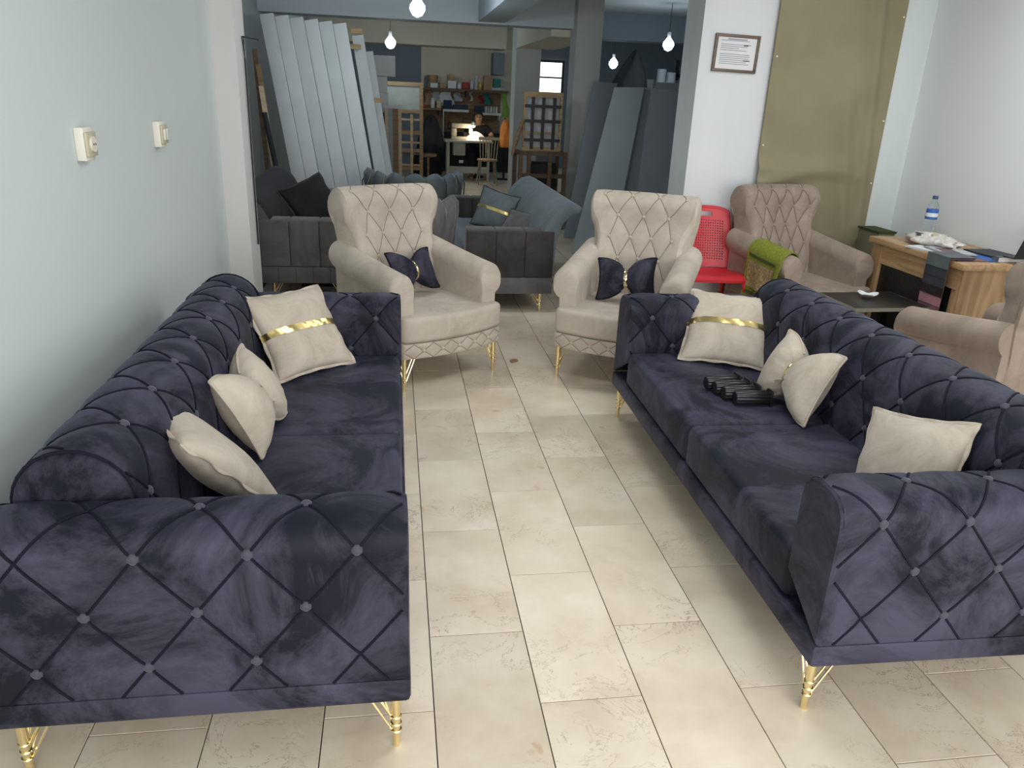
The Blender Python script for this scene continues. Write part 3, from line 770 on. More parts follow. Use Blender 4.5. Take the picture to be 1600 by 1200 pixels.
# certificate
ce = empty('framed_certificate', (2.385, 5.618, 1.905), 0, 'framed printed certificate hanging on the white column', 'picture frame'); ce.rotation_euler = (0, R(1.2), 0)
W2, H2 = .165, .123
for nm, x0_, x1_, z0_, z1_ in (('t', -W2, W2, H2-.02, H2), ('b', -W2, W2, -H2, -H2+.02), ('l', -W2, -W2+.02, -H2+.02, H2-.02), ('r', W2-.02, W2, -H2+.02, H2-.02)):
    box(x0_, x1_, -.022, 0, z0_, z1_).build('frame_side', M_fr, ce, bevel=.003)
pp = box(-W2+.018, W2-.018, -.010, -.003, -H2+.018, H2-.018).build('certificate_paper', M_paper, ce)
pr = MB()
for k in range(13):
    z = .082-.0125*k
    if k in (1, 6): continue
    pr.box(-.118, -.118+(.235 if k != 4 else .15)*random.uniform(.8, 1), -.0108, -.0100, z-.0017, z+.0017)
pr.box(-.07, .07, -.0108, -.01, .088, .094); pr.box(.05, .085, -.0108, -.01, .050, .060); pr.box(.06, .11, -.0108, -.01, -.047, -.040)
pr.build('printed_lines', M_ink, pp)
# wall hole patch on the right wall
tag(MB().lathe([(.022, 0), (.014, .002), (.006, .0025)], 9, mat=Matrix.Translation((3.849, 4.55, 1.86)) @ Matrix.Rotation(R(-90), 4, 'Y')).build('plaster_patch', M_lightgrey), 'small grey plaster patch on the right wall', 'patch')
# switches on the left wall
def switch(y, z, label, socket):
    o = empty('wall_socket' if socket else 'light_switch', (-1.07, y, z), 0, label, 'socket' if socket else 'switch')
    MB().box(0, .032, -.043, .043, -.055, .055).build('back_box', M_white, o, bevel=.004)
    MB().box(.032, .042, -.045, .045, -.040, .040).build('face_plate', M_sock, o, bevel=.003)
    if socket:
        r_ = MB(); r_.tube([(.042, 0, 0), (.049, 0, 0)], .026, 18).build('socket_ring', M_white, o)
        for s in (-1, 1): MB().tube([(.049, s*.009, 0), (.0505, s*.009, 0)], .004, 8).build('pin_hole', M_wood2, o)
    else:
        for s in (-1, 1): MB().box(.042, .049, s*.019-.014, s*.019+.014, -.024, .024).build('rocker', M_white, o, bevel=.002)
switch(2.95, 1.352, 'pale surface mounted wall socket nearer the camera on the left wall', True)
switch(3.86, 1.338, 'smaller looking pale switch box on the left wall nearer the pilaster', False)
# thin rod on the pilaster side
rd = empty('wall_rod', (-.925, 5.42, 0), 0, 'thin black rod with bracket on the side of the left pilaster', 'rod')
MB().tube([(.004, 0, .55), (.006, 0, 1.72)], .006, 6).build('rod', M_blackm, rd)
MB().tube([(.006, 0, 1.72), (.002, -.03, 1.84), (.002, .03, 1.84), (.006, 0, 1.72)], .004, 6).tube([(0, 0, 1.84), (.09, .05, 1.83)], .005, 6).build('bracket', M_blackm, rd)

# ================================================================== DESK AND THINGS ON IT
DX0, DX1, DY0, DY1, DZ = 3.275, 3.83, 4.02, 4.98, .752
dk = empty('office_desk', (DX0, DY0, 0), 0, 'oak coloured desk with black front panel against the right wall', 'desk')
dw, dl = DX1-DX0, DY1-DY0
box(0, dw, 0, dl, DZ-.038, DZ).build('top', M_desk, dk, bevel=.003)
box(.02, .075, dl-.13, dl-.03, 0, DZ-.038).build('leg_panel', M_deskv, dk)
box(.03, dw-.02, .02, .055, 0, DZ-.038).build('side_panel', M_deskv, dk)
box(.03, dw-.02, dl-.055, dl-.02, 0, DZ-.038).build('side_panel', M_deskv, dk)
box(.03, .055, .055, dl-.13, DZ-.165, DZ-.038).build('front_rail', M_desk, dk)
box(.045, .062, .055, dl-.13, .05, DZ-.165).build('front_panel', M_blackleather, dk)
box(.04, .075, .055, .10, 0, DZ-.165).build('leg_panel', M_deskv, dk)
def on(z=0): return DZ+z
# water bottle
bt = empty('water_bottle', (3.60, 4.83, on(.001)), 0, 'clear plastic water bottle with blue label on the desk', 'bottle')
MB().lathe([(.020, 0), (.030, .004), (.032, .02), (.0295, .032), (.032, .044), (.0295, .056), (.032, .068), (.0295, .080), (.032, .092), (.0295, .104), (.032, .12), (.032, .185), (.028, .205), (.016, .225), (.0125, .232), (.0125, .245)], 20).build('bottle_body', M_pet, bt)
MB().lathe([(.0328, .125), (.0332, .13), (.0332, .178), (.0328, .182)], 20).build('label', M_blue, bt)
MB().lathe([(.0334, .140), (.0336, .143), (.0336, .158), (.0334, .162)], 20).build('label_band', M_boxw, bt)
MB().lathe([(.015, .240), (.0152, .243), (.0152, .256), (.0135, .259)], 18).build('cap', M_bluef, bt)
bt.scale = (1.15, 1.15, 1.15)
# crumpled bag
rng = random.Random(5)
def bagp(a, b):
    q = 2*math.pi*a; p = math.pi*(b-.5); r_ = 1+.12*math.sin(5*q+3*p)+.10*math.sin(9*q-4*p)
    return (.085*math.cos(p)*math.cos(q)*r_, .17*math.cos(p)*math.sin(q)*r_, .032+.032*math.sin(p)*(1+.25*math.sin(7*q)))
bg = empty('plastic_bag', (3.50, 4.58, on(.002)), R(6), 'crumpled clear plastic bag of coloured leaflets on the desk', 'bag')
bg.scale = (1.3, 1.25, 1.2); bg.location = (3.48, 4.60, on(.002))
MB().grid(bagp, 30, 12).build('bag_body', M_bag, bg, merge=True, angle=80)
for k in range(7):
    a = rng.uniform(-.05, .05); y = -.12+.04*k
    MB().box(-.022, .022, -.02, .02, 0, .003, mat=Matrix.Translation((a, y, .064-.022*abs(y)/.12)) @ Euler((rng.uniform(-.4, .4), rng.uniform(-.4, .4), rng.uniform(0, 3))).to_matrix().to_4x4()).build('leaflet', [M_orange, M_paper, M_bluef, M_yel, M_charc, M_orange, M_paper][k], bg)
def book(loc, rz, sx, sy, sz, mat, label, cat='catalogue'):
    o = empty('catalogue', loc, rz, label, cat)
    MB().box(-sx/2, sx/2, -sy/2, sy/2, 0, .002).box(-sx/2, sx/2, -sy/2, sy/2, sz-.002, sz).box(-sx/2, -sx/2+.003, -sy/2, sy/2, 0, sz).build('cover', mat, o)
    MB().box(-sx/2+.003, sx/2-.004, -sy/2+.003, sy/2-.003, .002, sz-.002).build('pages', M_paper, o)
    return o
book((3.40, 4.44, on(.001)), R(12), .22, .30, .010, M_boxw, 'white catalogue lying at the front of the desk beside the bag')
o = book((3.43, 4.36, on(.013)), R(-8), .20, .26, .008, M_lightgrey, 'grey catalogue lying on top of the white one')
MB().box(-.07, .02, -.09, .06, .0081, .0086).build('printed_picture', M_mauve, o)
book((3.68, 4.30, on(.001)), R(4), .20, .26, .018, M_charc, 'dark covered catalogue at the back of the desk by the wall')
book((3.66, 4.12, on(.001)), R(2), .22, .05, .03, M_slate, 'dark narrow binder at the near end of the desk')
# fabric sample book fanned out and hanging over the desk front
sw = empty('fabric_sample_book', (DX0, 4.20, DZ), 0, 'fan of grey, black and pink fabric samples hanging over the desk front', 'fabric samples')
cols = [M_slate, M_charc, M_charc, M_blackleather, M_pink, M_mauve]
for k in range(6):
    dz = -.010-.052*k; f0 = .006+.004*(6-k)
    MB().grid(lambda a, b, k=k: (-(.012+.004*(6-k))*min(1, b*4)+(.14*(1-b*4) if b < .25 else 0), -.10+.20*a+.012*k*.3, (.006+.003*(6-k) if b < .25 else .006+.003*(6-k)-(b-.25)/.75*(.075+.055*k))), 6, 16).build('fabric_swatch', cols[k], sw, solid=.0025)
for k, mt in enumerate([M_bluef, M_mauve, M_blue, M_slate]):
    box(.02+.10*k, .12+.10*k, -.10, .10, .002, .006+.001*k).build('fabric_swatch', mt, sw)
# dark laptop edge by the wall
lp = empty('laptop', (3.72, 4.03, DZ), 0, 'dark open laptop at the near end of the desk, cut by the frame', 'laptop')
box(-.12, .09, .0, .09, .034, .040).build('keyboard_base', M_blackp, lp, bevel=.002)
MB().box(-.12, .09, -.003, .003, .0, .20, mat=Matrix.Translation((0, .0, .040)) @ Matrix.Rotation(R(18), 4, 'X')).build('screen_lid', M_blackp, lp)
lp.location.z = DZ-.002

# low table with a small dish
ct = empty('coffee_table', (2.75, 4.17, 0), R(3), 'low dark topped coffee table between the taupe armchairs', 'table')
box(0, .52, 0, .40, .425, .447).build('top', M_btop, ct, bevel=.002)
MB().box(-.003, .523, -.003, 0, .424, .446).box(-.003, .523, .40, .403, .424, .446).box(-.003, 0, 0, .40, .424, .446).box(.52, .523, 0, .40, .424, .446).build('edge_band', M_gedge, ct)
for x in (.04, .44):
    for y in (.03, .33): box(x, x+.045, y, y+.045, 0, .425).build('leg', M_wood3 if x < .1 else M_blackp, ct)
box(.06, .46, .05, .35, .14, .155).build('lower_shelf', M_btop, ct)
ds = MB()
def dishp(a, b):
    q = 2*math.pi*a; r_ = .012+.045*b; lob = 1+.22*b*math.cos(3*q)
    return (r_*lob*math.cos(q), r_*lob*math.sin(q), .003+.020*b*b+.006*b*math.cos(3*q))
d_ = ds.grid(dishp, 30, 6).build('ashtray', M_paper, None, solid=.004, angle=80, merge=True); d_.location = (2.99, 4.44, .449)
tag(d_, 'small white shell shaped dish on the dark coffee table', 'dish')
ob = empty('metal_box', (3.475, 5.18, 0), 0, 'olive green box standing between the desk and the khaki curtain', 'box')
box(0, .13, 0, .26, 0, .735).build('body', plain('olive_paint', (.17, .165, .10), .6), ob, bevel=.006); box(-.006, .136, -.006, .266, .735, .75).build('lid', M_rugd, ob)
o = MB().bar((2.505, 5.50, .01), (2.545, 5.56, .92), .05, .015).build('leaning_board', M_wood2); tag(o, 'narrow dark board leaning behind the taupe armchair by the column', 'board')
o = lump((2.44, 5.40, 0), .07, .07, .26, 9, 0., .6).build('cloth_bag', M_redc, None, angle=80); tag(o, 'dark red cloth bag on the floor behind the red chair', 'bag')
# debris on the floor
s_ = MB().prism([(0, 0), (.05, .006), (.058, .035), (.03, .048), (.004, .03)], .0, .008).build('wood_scrap', M_wood3); s_.location = (.71, 4.50, .001); s_.rotation_euler = (0, 0, .4)
tag(s_, 'small brown wood scrap on the floor between the beige armchairs', 'scrap')

# ================================================================== GREY SOFAS BEHIND
def make_grey(fab, backfab, basefab):
    root = empty('channel_sofa'); L = 2.1
    D = .66
    box(-L/2, L/2, .02, D, .15, .274).build('base', basefab, root, bevel=.006)
    for k in range(1, 5):
        MB().box(-L/2-.001, -L/2+.002, .02+k*.128-.002, .02+k*.128+.002, .152, .272).build('base_seam', M_gvel, root)
    for sg in (-1, 1):
        x0_, x1_ = (-L/2, -L/2+.22) if sg < 0 else (L/2-.22, L/2)
        for k in range(3): MB().box(x0_, x1_, .0+.22*k+.0008, .22*(k+1)-.0008, .275, .625).build('arm_channel', fab, root, bevel=.012, seg=3)
    MB().box(-L/2+.22, L/2-.22, .0, .60, .275, .44).build('seat_cushion', backfab, root, bevel=.03, seg=3)
    prof = [(.50, .40), (.56, .60), (.64, .74), (.72, .81), (.80, .83), (.86, .805), (.84, .765), (.78, .75), (.72, .68), (.68, .55), (.66, .24)]
    mb = MB()
    xs = np.linspace(-L/2+.015, L/2-.015, 12)
    n = len(prof)
    for x in xs: mb.v += [(x, y, z) for y, z in prof]
    for i in range(len(xs)-1):
        for k in range(n): mb.f.append((i*n+k, i*n+(k+1) % n, (i+1)*n+(k+1) % n, (i+1)*n+k))
    mb.f += [tuple(range(n)), tuple((len(xs)-1)*n+k for k in range(n))]
    mb.build('backrest', backfab, root, bevel=.008, angle=60)
    pf = [(y, z) for y, z in prof[:10]]
    mb = MB()
    for x in (-L/2+.008, -L/2+.0145): mb.v += [(x, y*.96+.02, z*.97+.01) for y, z in prof]
    mb.f += [(k, (k+1) % n, n+(k+1) % n, n+k) for k in range(n)]+[tuple(range(n)), tuple(n+k for k in range(n))]
    mb.build('end_panel', basefab, root)
    for sx in (-1, 1):
        for y, sy in ((.07, 1), (.58, -1)): link('leg', hairpin('leg', .15, -sx, sy), root, Matrix.Translation((sx*(L/2-.06), y, 0)))
    return root
gB = make_grey(M_gvel, M_bvel, M_gvel2)
gB.location = (.52, 6.72, 0); gB.rotation_euler = (0, 0, R(-90)); 
# local -x end must face the camera: mirror by turning the arm end
gB.rotation_euler = (0, 0, R(-90))
tag(gB, 'grey channel panelled sofa behind the two beige armchairs, facing left', 'sofa', 'grey sofas in the workshop')
gA = make_grey(M_gvel2, M_black, M_gvel2)
gA.location = (-.35, 7.02, 0); gA.rotation_euler = (0, 0, R(90)); tag(gA, 'dark grey channel panelled sofa behind the left beige armchair, by the leaning boards', 'sofa', 'grey sofas in the workshop')
# cushions on the grey sofas
def plain_cushion(bottom, yaw, lean, roll, sc, mat, label, band):
    n_ = Vector((math.cos(R(yaw))*math.cos(R(lean)), math.sin(R(yaw))*math.cos(R(lean)), math.sin(R(lean))))
    xr = Vector((-math.sin(R(yaw)), math.cos(R(yaw)), 0)); up = n_.cross(xr); c, s = math.cos(R(roll)), math.sin(R(roll))
    root = empty('square_cushion'); root.matrix_world = rot_at(Vector(bottom)+up*.225*sc, xr*c+up*s, up*c-xr*s, n_) @ Matrix.Scale(sc, 4)
    tag(root, label, 'cushion', 'cushions on the grey sofas')
    a = me_pb.copy(); a.materials[0] = mat; link('cover', a, root); a = me_pf.copy(); a.materials[0] = M_gvel; link('flange', a, root)
    if band: link('gold_band', me_pg, root)
plain_cushion((.84, 6.70, .45), -112, 20, -14, .80, M_bvel, 'blue grey cushion with gold band leaning on the right grey sofa', True)
plain_cushion((.95, 6.20, .45), -120, 48, -10, .70, M_gvel2, 'patterned grey cushion half hidden behind the near arm of the grey sofa', False)
plain_cushion((-.62, 6.62, .45), -60, 30, 20, 1, M_black, 'black cushion leaning in the dark grey sofa on the left', False)

# tub chairs with scalloped channel shells
def tub(name, loc, rz, mat, r, H, n, label, gold, a0=-20, a1=200):
    root = empty(name, loc, R(rz), label, 'armchair', 'scalloped tub chairs')
    for k in range(n):
        t0 = a0+(a1-a0)*k/n; t1 = a0+(a1-a0)*(k+1)/n; mb = MB(); vs = []
        NU, NV = 8, 12
        def pt(a, b, inner):
            t = R(t0+(t1-t0)*a); bul = math.sin(math.pi*a)
            top = H-.05*(1-bul)*1.0
            if b < .7: rr = r+.0+.025*bul+.05*(b/.7)**2; z = .16+(top-.10-.16)*b/.7
            else:
                q = (b-.7)/.3*math.pi; rr = r+.05+.025*bul-(.06)*(1-math.cos(q)); z = top-.10+.10*math.sin(q) if q < math.pi else top-.10
            return (rr*math.cos(t), rr*math.sin(t), z)
        mb.grid(lambda a, b: pt(a, b, 0), NU, NV)
        tm_ = (t0+t1)/2
        mb.grid(lambda a, b: ((r-.07)*math.cos(R(t0+(t1-t0)*a)), (r-.07)*math.sin(R(t0+(t1-t0)*a)), .16+(H-.31)*b+.06*b), NU, 4, True)
        mb.build('back_channel', mat, root, angle=70)
        if gold and 0 < k:
            t = R(t0); MB().tube([((r+.055)*math.cos(t), (r+.055)*math.sin(t), .3), ((r+.075)*math.cos(t), (r+.075)*math.sin(t), H-.13), ((r+.03)*math.cos(t), (r+.03)*math.sin(t), H-.035)], .007, 6).build('gold_strip', M_gold, root)
    MB().lathe([(r-.02, .12), (r+.0, .15), (r+.0, .30), (r-.07, .31)], 28).build('base', mat, root)
    MB().lathe([(r-.08, .30), (r-.06, .33), (r-.06, .42), (r-.10, .45)], 28).build('seat_cushion', mat, root)
    for k in range(4):
        q = R(45+90*k); MB().tube([((r-.08)*math.cos(q), (r-.08)*math.sin(q), 0), ((r-.1)*math.cos(q), (r-.1)*math.sin(q), .13)], .011, 8).build('leg', M_gold, root)
    return root
tub('tub_chair', (.10, 5.95, 0), 170, M_gvel2, .31, .85, 9, 'grey scalloped tub chair between the two grey sofas', False)
tub('tub_chair', (.20, 8.45, 0), 180, M_bvel, .46, .80, 9, 'blue grey scalloped tub chair with gold strips, behind the left beige armchair', True)

# ================================================================== WORKSHOP: BOARDS AND FOAM ON BOTH SIDES
GB = 'long white boards leaning on the left'
labs = ['leftmost', 'second', 'third', 'fourth', 'fifth', 'sixth']
for k in range(6):
    tx, bx = -1.30+.146*k, -.94+.146*k; Yb = 8.85+.04*k; yt = 9.15+.04*k; zt = 2.245-.008*k
    mb = MB().bar((bx, Yb, 0), (tx, yt, zt), .140, .045, up=(0, -1, 0))
    o = mb.build('board', M_board if k % 2 else M_board2, None, bevel=.004); o.location.z = .008
    tag(o, ('leftmost of the six long white boards leaning behind the dark grey sofa' if k == 0 else labs[k]+' from the left of six long white boards leaning behind the dark sofa'), 'board', GB)
for k, (tx, bx, yb, zt, wd) in enumerate([(-.40, -.07, 9.5, 2.13, .13), (-.30, .0, 9.9, 1.98, .12)]):
    o = MB().bar((bx, yb, .01), (tx, yb+.3, zt), wd, .05, up=(0, -1, 0)).build('board', M_board2); tag(o, ['shorter pale board right of the six long white boards', 'shortest pale board leaning at the right end of the board row'][k], 'board', GB)
for k, (x0_, x1_, z0_, z1_, y) in enumerate([(-.30, .03, 1.76, 2.06, 13.2), (-.26, -.10, 1.52, 1.755, 13.2), (-.26, -.085, 1.22, 1.515, 13.2)]):
    o = box(x0_, x1_, y, y+.3, z0_, z1_).build('carton', M_boxw, None, bevel=.006); tag(o, ['wide white carton on top of the stack right of the boards', 'middle white carton in the stack right of the boards', 'lowest white carton in the stack right of the boards'][k], 'carton', 'white cartons')
o = box(-.32, .02, 13.18, 13.52, 0, 1.219).build('pallet_box', M_dark); tag(o, 'dark stand carrying the white cartons behind the boards', 'stand')
for k, (x, dx, z, y, mt) in enumerate([(-1.36, .20, 1.75, 8.6, M_wood3), (-1.33, .17, 1.55, 8.5, M_pine), (-1.30, .22, 1.30, 8.4, M_dark), (-1.40, .10, 1.9, 8.7, M_wood2)]):
    o = MB().bar((x+dx, y, .01), (x, y+.15, z), .045, .03).build('timber_strip', mt); tag(o, ['brown timber strip leaning left of the white boards', 'pale pine strip leaning left of the white boards', 'short dark strip leaning left of the white boards', 'tall dark strip in the corner left of the boards'][k], 'timber', 'timber strips')
# small wood offcuts on top of the boards
for k, (x, y, z) in enumerate([(-.40, 9.62, 2.14), (-.42, 9.62, 1.98), (-.19, 9.72, 1.42)]):
    o = box(x-.06, x+.06, y, y+.06, z, z+.05).build('wood_offcut', M_wood1); tag(o, ['raw wood offcut wedged at the top right of the boards', 'raw wood offcut below the top one at the boards', 'raw wood offcut sticking out halfway down the boards'][k], 'offcut', 'wood offcuts')
# foam sheets on the right
def sheet(name, A, B, C, D_, th, mat, label):
    """A,B bottom corners, C,D top corners (C above B)"""
    A, B, C, D_ = map(Vector, (A, B, C, D_)); n_ = (B-A).cross(D_-A).normalized()*th
    o = MB().add([A, B, C, D_, A+n_, B+n_, C+n_, D_+n_], [(0, 1, 2, 3), (7, 6, 5, 4), (0, 4, 5, 1), (1, 5, 6, 2), (2, 6, 7, 3), (3, 7, 4, 0)]).build(name, mat, None, bevel=.006)
    return tag(o, label, 'foam sheet', 'foam sheets on the right')
sheet('foam_sheet', (1.86, 8.05, .004), (2.24, 7.82, .004), (2.58, 8.30, 1.70), (2.29, 8.42, 1.69), -.07, M_foam, 'light grey foam sheet leaning in front, nearest the right beige armchair')
sheet('foam_sheet', (2.26, 8.0, .004), (2.95, 7.55, .004), (3.25, 7.75, 1.66), (2.60, 8.36, 1.70), -.10, M_foamd, 'darker grey foam sheet leaning beside the white column')
sheet('foam_sheet', (1.98, 9.0, .004), (2.3, 8.95, .004), (2.62, 9.5, 1.75), (2.36, 9.6, 1.76), -.08, M_foamd, 'grey foam sheet leaning against the square pillar')
sheet('foam_sheet', (2.9, 8.9, .004), (3.4, 8.7, .004), (3.75, 9.1, 1.78), (3.05, 9.4, 1.78), -.08, M_foam, 'pale foam sheet at the back of the foam stack')

# clutter in the dark space above the foam sheets
def clutter(name, mb, mat, label, cat, group='things in the dark store', **kw):
    return tag(mb.build(name, mat, None, **kw), label, cat, group)
bgn = lump((3.40, 12.0, 1.02), .36, .3, 1.22, 3, .12, .86)
clutter('rubbish_sack', bgn, M_dark, 'dark sack hanging above the foam sheets', 'sack', angle=70)
clutter('storage_crate', box(3.05, 3.8, 11.6, 12.4, 0, 1.02), M_wood2, 'dark crate under the black sack behind the foam', 'crate', bevel=.01)
for k, (x, y, z0_, z1_, mt) in enumerate([(3.95, 12.0, 0, 2.02, M_foam), (4.12, 12.05, 0, 1.98, M_foam), (4.6, 12.0, 0, 1.92, M_wood2)]):
    clutter('upright_roll', MB().tube([(x, y, z0_), (x+.03, y, z1_)], .07, 12), mt, ['first pale upright roll behind the foam sheets', 'second pale upright roll behind the foam sheets', 'dark upright roll near the white column'][k], 'roll')
clutter('stacked_panel', box(3.85, 4.5, 12.35, 12.45, 0, 1.88), M_foamd, 'grey panel standing behind the pale rolls', 'panel', bevel=.01)
clutter('leaning_plank', MB().bar((4.35, 10.6, 0), (4.02, 10.9, 1.86), .10, .03), M_gedge, 'pale plank leaning beside the white column', 'plank')
clutter('storage_rack', MB().box(4.5, 5.4, 12.9, 13.5, 1.95, 2.0).box(4.5, 4.56, 12.9, 12.96, 0, 2.2).box(5.34, 5.4, 12.9, 12.96, 0, 2.2).box(4.5, 5.4, 12.9, 13.5, 1.2, 1.25), M_dark, 'dark metal rack at the back of the store', 'rack')

# webbed seat frame standing on a dark sofa frame
wf = empty('webbed_frame', (1.55, 9.75, .935), 0, 'raw wood chair frame with black webbing, standing on the dark wooden frame', 'chair frame')
for nm, q in (('l', (0, .03, 0, .04, 0, .68)), ('r', (.45, .48, 0, .04, 0, .68)), ('b', (.03, .45, 0, .04, .0, .045)), ('t', (.03, .45, 0, .04, .62, .68)), ('m', (.03, .45, .0, .02, .20, .225))):
    box(*q).build('frame_bar', M_wood1, wf)
box(.03, .45, .05, .055, .04, .63).build('backing_cloth', M_lightgrey, wf)
for x in (.095, .225, .36): box(x, x+.04, -.004, -.001, .02, .62).build('webbing_strap', M_blackm, wf)
for z in (.11, .33, .50): box(.015, .465, -.007, -.0045, z, z+.035).build('webbing_strap', M_blackm, wf)
sf = empty('sofa_frame', (1.50, 9.6, 0), 0, 'dark wooden sofa frame stacked in front of the square pillar', 'frame')
for x in (0, .10, .36, .55):
    box(x, x+.045, 0, .05, 0, .93).build('upright', M_wood2, sf)
for z in (.05, .40, .62, .885): box(0, .60, .05, .10, z, z+.05).build('cross_rail', M_wood2, sf)
for x in (0, .55): box(x, x+.045, .10, .55, .885, .93).build('side_rail', M_wood2, sf)
for x in (0, .55): box(x, x+.045, .50, .55, 0, .885).build('upright', M_wood2, sf)
box(.16, .50, .12, .40, .43, .80).build('stored_bundle', M_dark, sf, bevel=.05, seg=3)
bt_ = tag(MB().tube([(1.555, 9.74, 1.30), (1.46, 9.68, 1.05), (1.42, 9.66, .88)], [.02, .03, .015], 8).build('hanging_strap', M_wood3), 'brown strap hanging at the left of the webbed frame', 'strap')

# ================================================================== SEWING CORNER
# wooden display frame, left
rk = empty('wooden_rack', (-.22, 14.2, 0), 0, 'tall raw wood rack with a dusty glass pane near the sewing corner', 'rack')
for x in (0, .66): box(x, x+.06, 0, .06, 0, 1.70).build('upright', M_wood3, rk)
for z in (1.64, 1.20, .85, .55, .25): box(.06, .66, .0, .05, z, z+.06).build('cross_rail', M_wood3, rk)
box(.06, .66, .03, .04, 1.26, 1.64).build('glass_pane', M_mirror, rk)
for k in range(5): box(.28, .66, .01+.0*k, .04, .32+.19*k, .35+.19*k).build('slat', M_wood2 if k % 2 else M_wood1, rk)
box(.50, .545, -.03, 0, .2, 1.18).build('slat', M_wood1, rk)
dp = empty('pine_door_panel', (-.14, 12.6, 0), 0, 'narrow pine panel with grey stripes standing right of the boards', 'panel')
for x in (0, .205): box(x, x+.05, 0, .05, .02, 1.30).build('stile', M_pine, dp)
box(.05, .12, .01, .04, .02, 1.30).build('centre_strip', M_foam, dp); box(.12, .205, .01, .04, .02, 1.30).build('centre_strip', M_wood3, dp)
box(-.01, .265, -.01, .06, 1.30, 1.35).build('cap_rail', M_board, dp)
# shelves with supplies
sh = empty('wall_shelf', (.55, 16.5, 1.60), 0, 'long dark shelf high on the cream wall in the sewing corner', 'shelf')
box(0, 1.75, 0, .44, 0, .035).build('shelf_board', M_wood2, sh)
for x in (.02, .9, 1.70): box(x, x+.03, .10, .44, -.12, 0).build('bracket', M_blackm, sh)
sh2 = empty('wall_shelf', (.55, 16.5, 1.22), 0, 'left brown shelf below the long one in the sewing corner', 'shelf')
box(0, .40, 0, .44, 0, .035).build('shelf_board', M_wood3, sh2)
for x in (.02, .35): box(x, x+.03, .10, .44, -.1, 0).build('bracket', M_blackm, sh2)
sh3 = empty('wall_shelf', (.98, 16.5, 1.20), 0, 'white lower shelf above the sewing machine', 'shelf')
box(0, .52, 0, .44, 0, .045).build('shelf_board', M_board, sh3); box(.0, .02, 0, .44, -.65, 0).build('bracket', M_stable, sh3)
sh4 = empty('wall_shelf', (1.62, 16.5, 1.16), 0, 'white lower shelf at the right of the sewing corner', 'shelf')
box(0, .55, 0, .44, 0, .045).build('shelf_board', M_board, sh4); box(.5, .52, 0, .44, -.1, 0).build('bracket', M_stable, sh4)
o = box(.58, 2.42, 16.90, 16.975, .0, .79).build('clutter_backing', M_dark, None); tag(o, 'added dark panel standing in for clutter behind the sewing table legs', 'panel')  # added to darken the space below the table, in place of clutter
pb = box(.58, 2.2, 16.94, 16.975, .80, 1.58).build('pegboard', M_wood3, None); tag(pb, 'brown hardboard panel on the wall under the long shelf', 'panel')
def can(name, x, z, r_, h_, mt, label, cat='tin', y=16.62): return clutter(name, MB().lathe([(r_*.9, 0), (r_, .006), (r_, h_*.75), (r_*.7, h_*.85), (r_*.65, h_)], 12, (x, y, z)), mt, label, cat, 'supplies on the sewing shelves')
def bx(name, x, z, w_, h_, mt, label, cat='box', y=16.62): return clutter(name, box(x-w_/2, x+w_/2, y-.08, y+.10, z, z+h_), mt, label, cat, 'supplies on the sewing shelves', bevel=.008)
Z1 = 1.637
can('spray_can', .64, Z1, .035, .22, M_slate, 'slate spray can at the left end of the long shelf', 'can')
bx('small_box', .80, Z1, .15, .09, M_boxw, 'white box at the left of the long shelf'); clutter('basket', MB().lathe([(.09, 0), (.11, .14), (.10, .15)], 12, (.78, 16.72, Z1+.092)), M_brownbox, 'brown basket standing on the white box on the long shelf', 'basket', 'supplies on the sewing shelves')
bx('parcel', .98, Z1, .14, .10, M_brownbox, 'brown parcel on the long shelf'); bx('parcel', 1.16, Z1, .17, .15, M_boxw, 'white parcel in the middle of the long shelf')
bx('cardboard_box', 1.14, Z1+.152, .13, .11, M_brownbox, 'small cardboard box stacked on the white parcel'); can('paint_tin', 1.315, Z1, .05, .12, M_boxw, 'white tin right of the white parcel')
bx('red_box', 1.44, Z1, .13, .13, M_redc, 'dark red box on the long shelf'); can('bottle', 1.56, Z1, .045, .17, M_lightgrey, 'pale bottle right of the red box', 'bottle'); can('bottle', 1.65, Z1, .04, .26, M_lightgrey, 'tall pale bottle before the cardboard box', 'bottle')
can('tin', 1.735, Z1, .045, .14, M_yel, 'yellow tin on the long shelf'); bx('cardboard_box', 1.88, Z1, .17, .27, M_brownbox, 'large cardboard box on the long shelf'); bx('fabric_bundle', 2.07, Z1+.06, .14, .16, M_teal, 'teal fabric bundle at the right end of the long shelf', 'fabric'); bx('tray', 2.09, Z1, .26, .055, M_lightgrey, 'grey tray under the teal bundle', 'tray')
can('jar', .78, 1.257, .045, .19, M_boxw, 'white jar on the left brown shelf', 'jar'); bx('box', .90, 1.257, .09, .14, M_pine, 'pale wooden box on the left brown shelf'); bx('red_box', .62, 1.257, .08, .05, M_redc, 'flat red box on the left brown shelf')
bx('blue_box', 1.08, 1.247, .16, .17, M_navyt, 'navy box on the white lower shelf above the sewing machine'); bx('blue_box', 1.34, 1.247, .30, .09, M_navyt, 'low navy box right of the taller navy box')
bx('blue_box', 1.72, 1.207, .18, .12, M_navyt, 'navy box on the right white shelf')
for k in range(5): can('thread_spool', 1.86+.055*k, 1.207, .022, .12, M_boxw if k % 2 == 0 else M_lightgrey, ['first', 'second', 'third', 'fourth', 'fifth'][k]+' white thread spool from the left on the right white shelf', 'spool')
def hang(name, x, z0_, z1_, w_, mt, label, cat='bag', y=16.86):
    def p(a, b): return (x+(a-.5)*w_*(1-.45*b)+.02*math.sin(6*b), y-.03*math.sin(math.pi*a)*(1-b*.7)-.01*math.sin(9*a+4*b), z0_+(z1_-z0_)*b)
    return clutter(name, MB().grid(p, 10, 10), mt, label, cat, 'things hanging under the long shelf', solid=.012, angle=80)
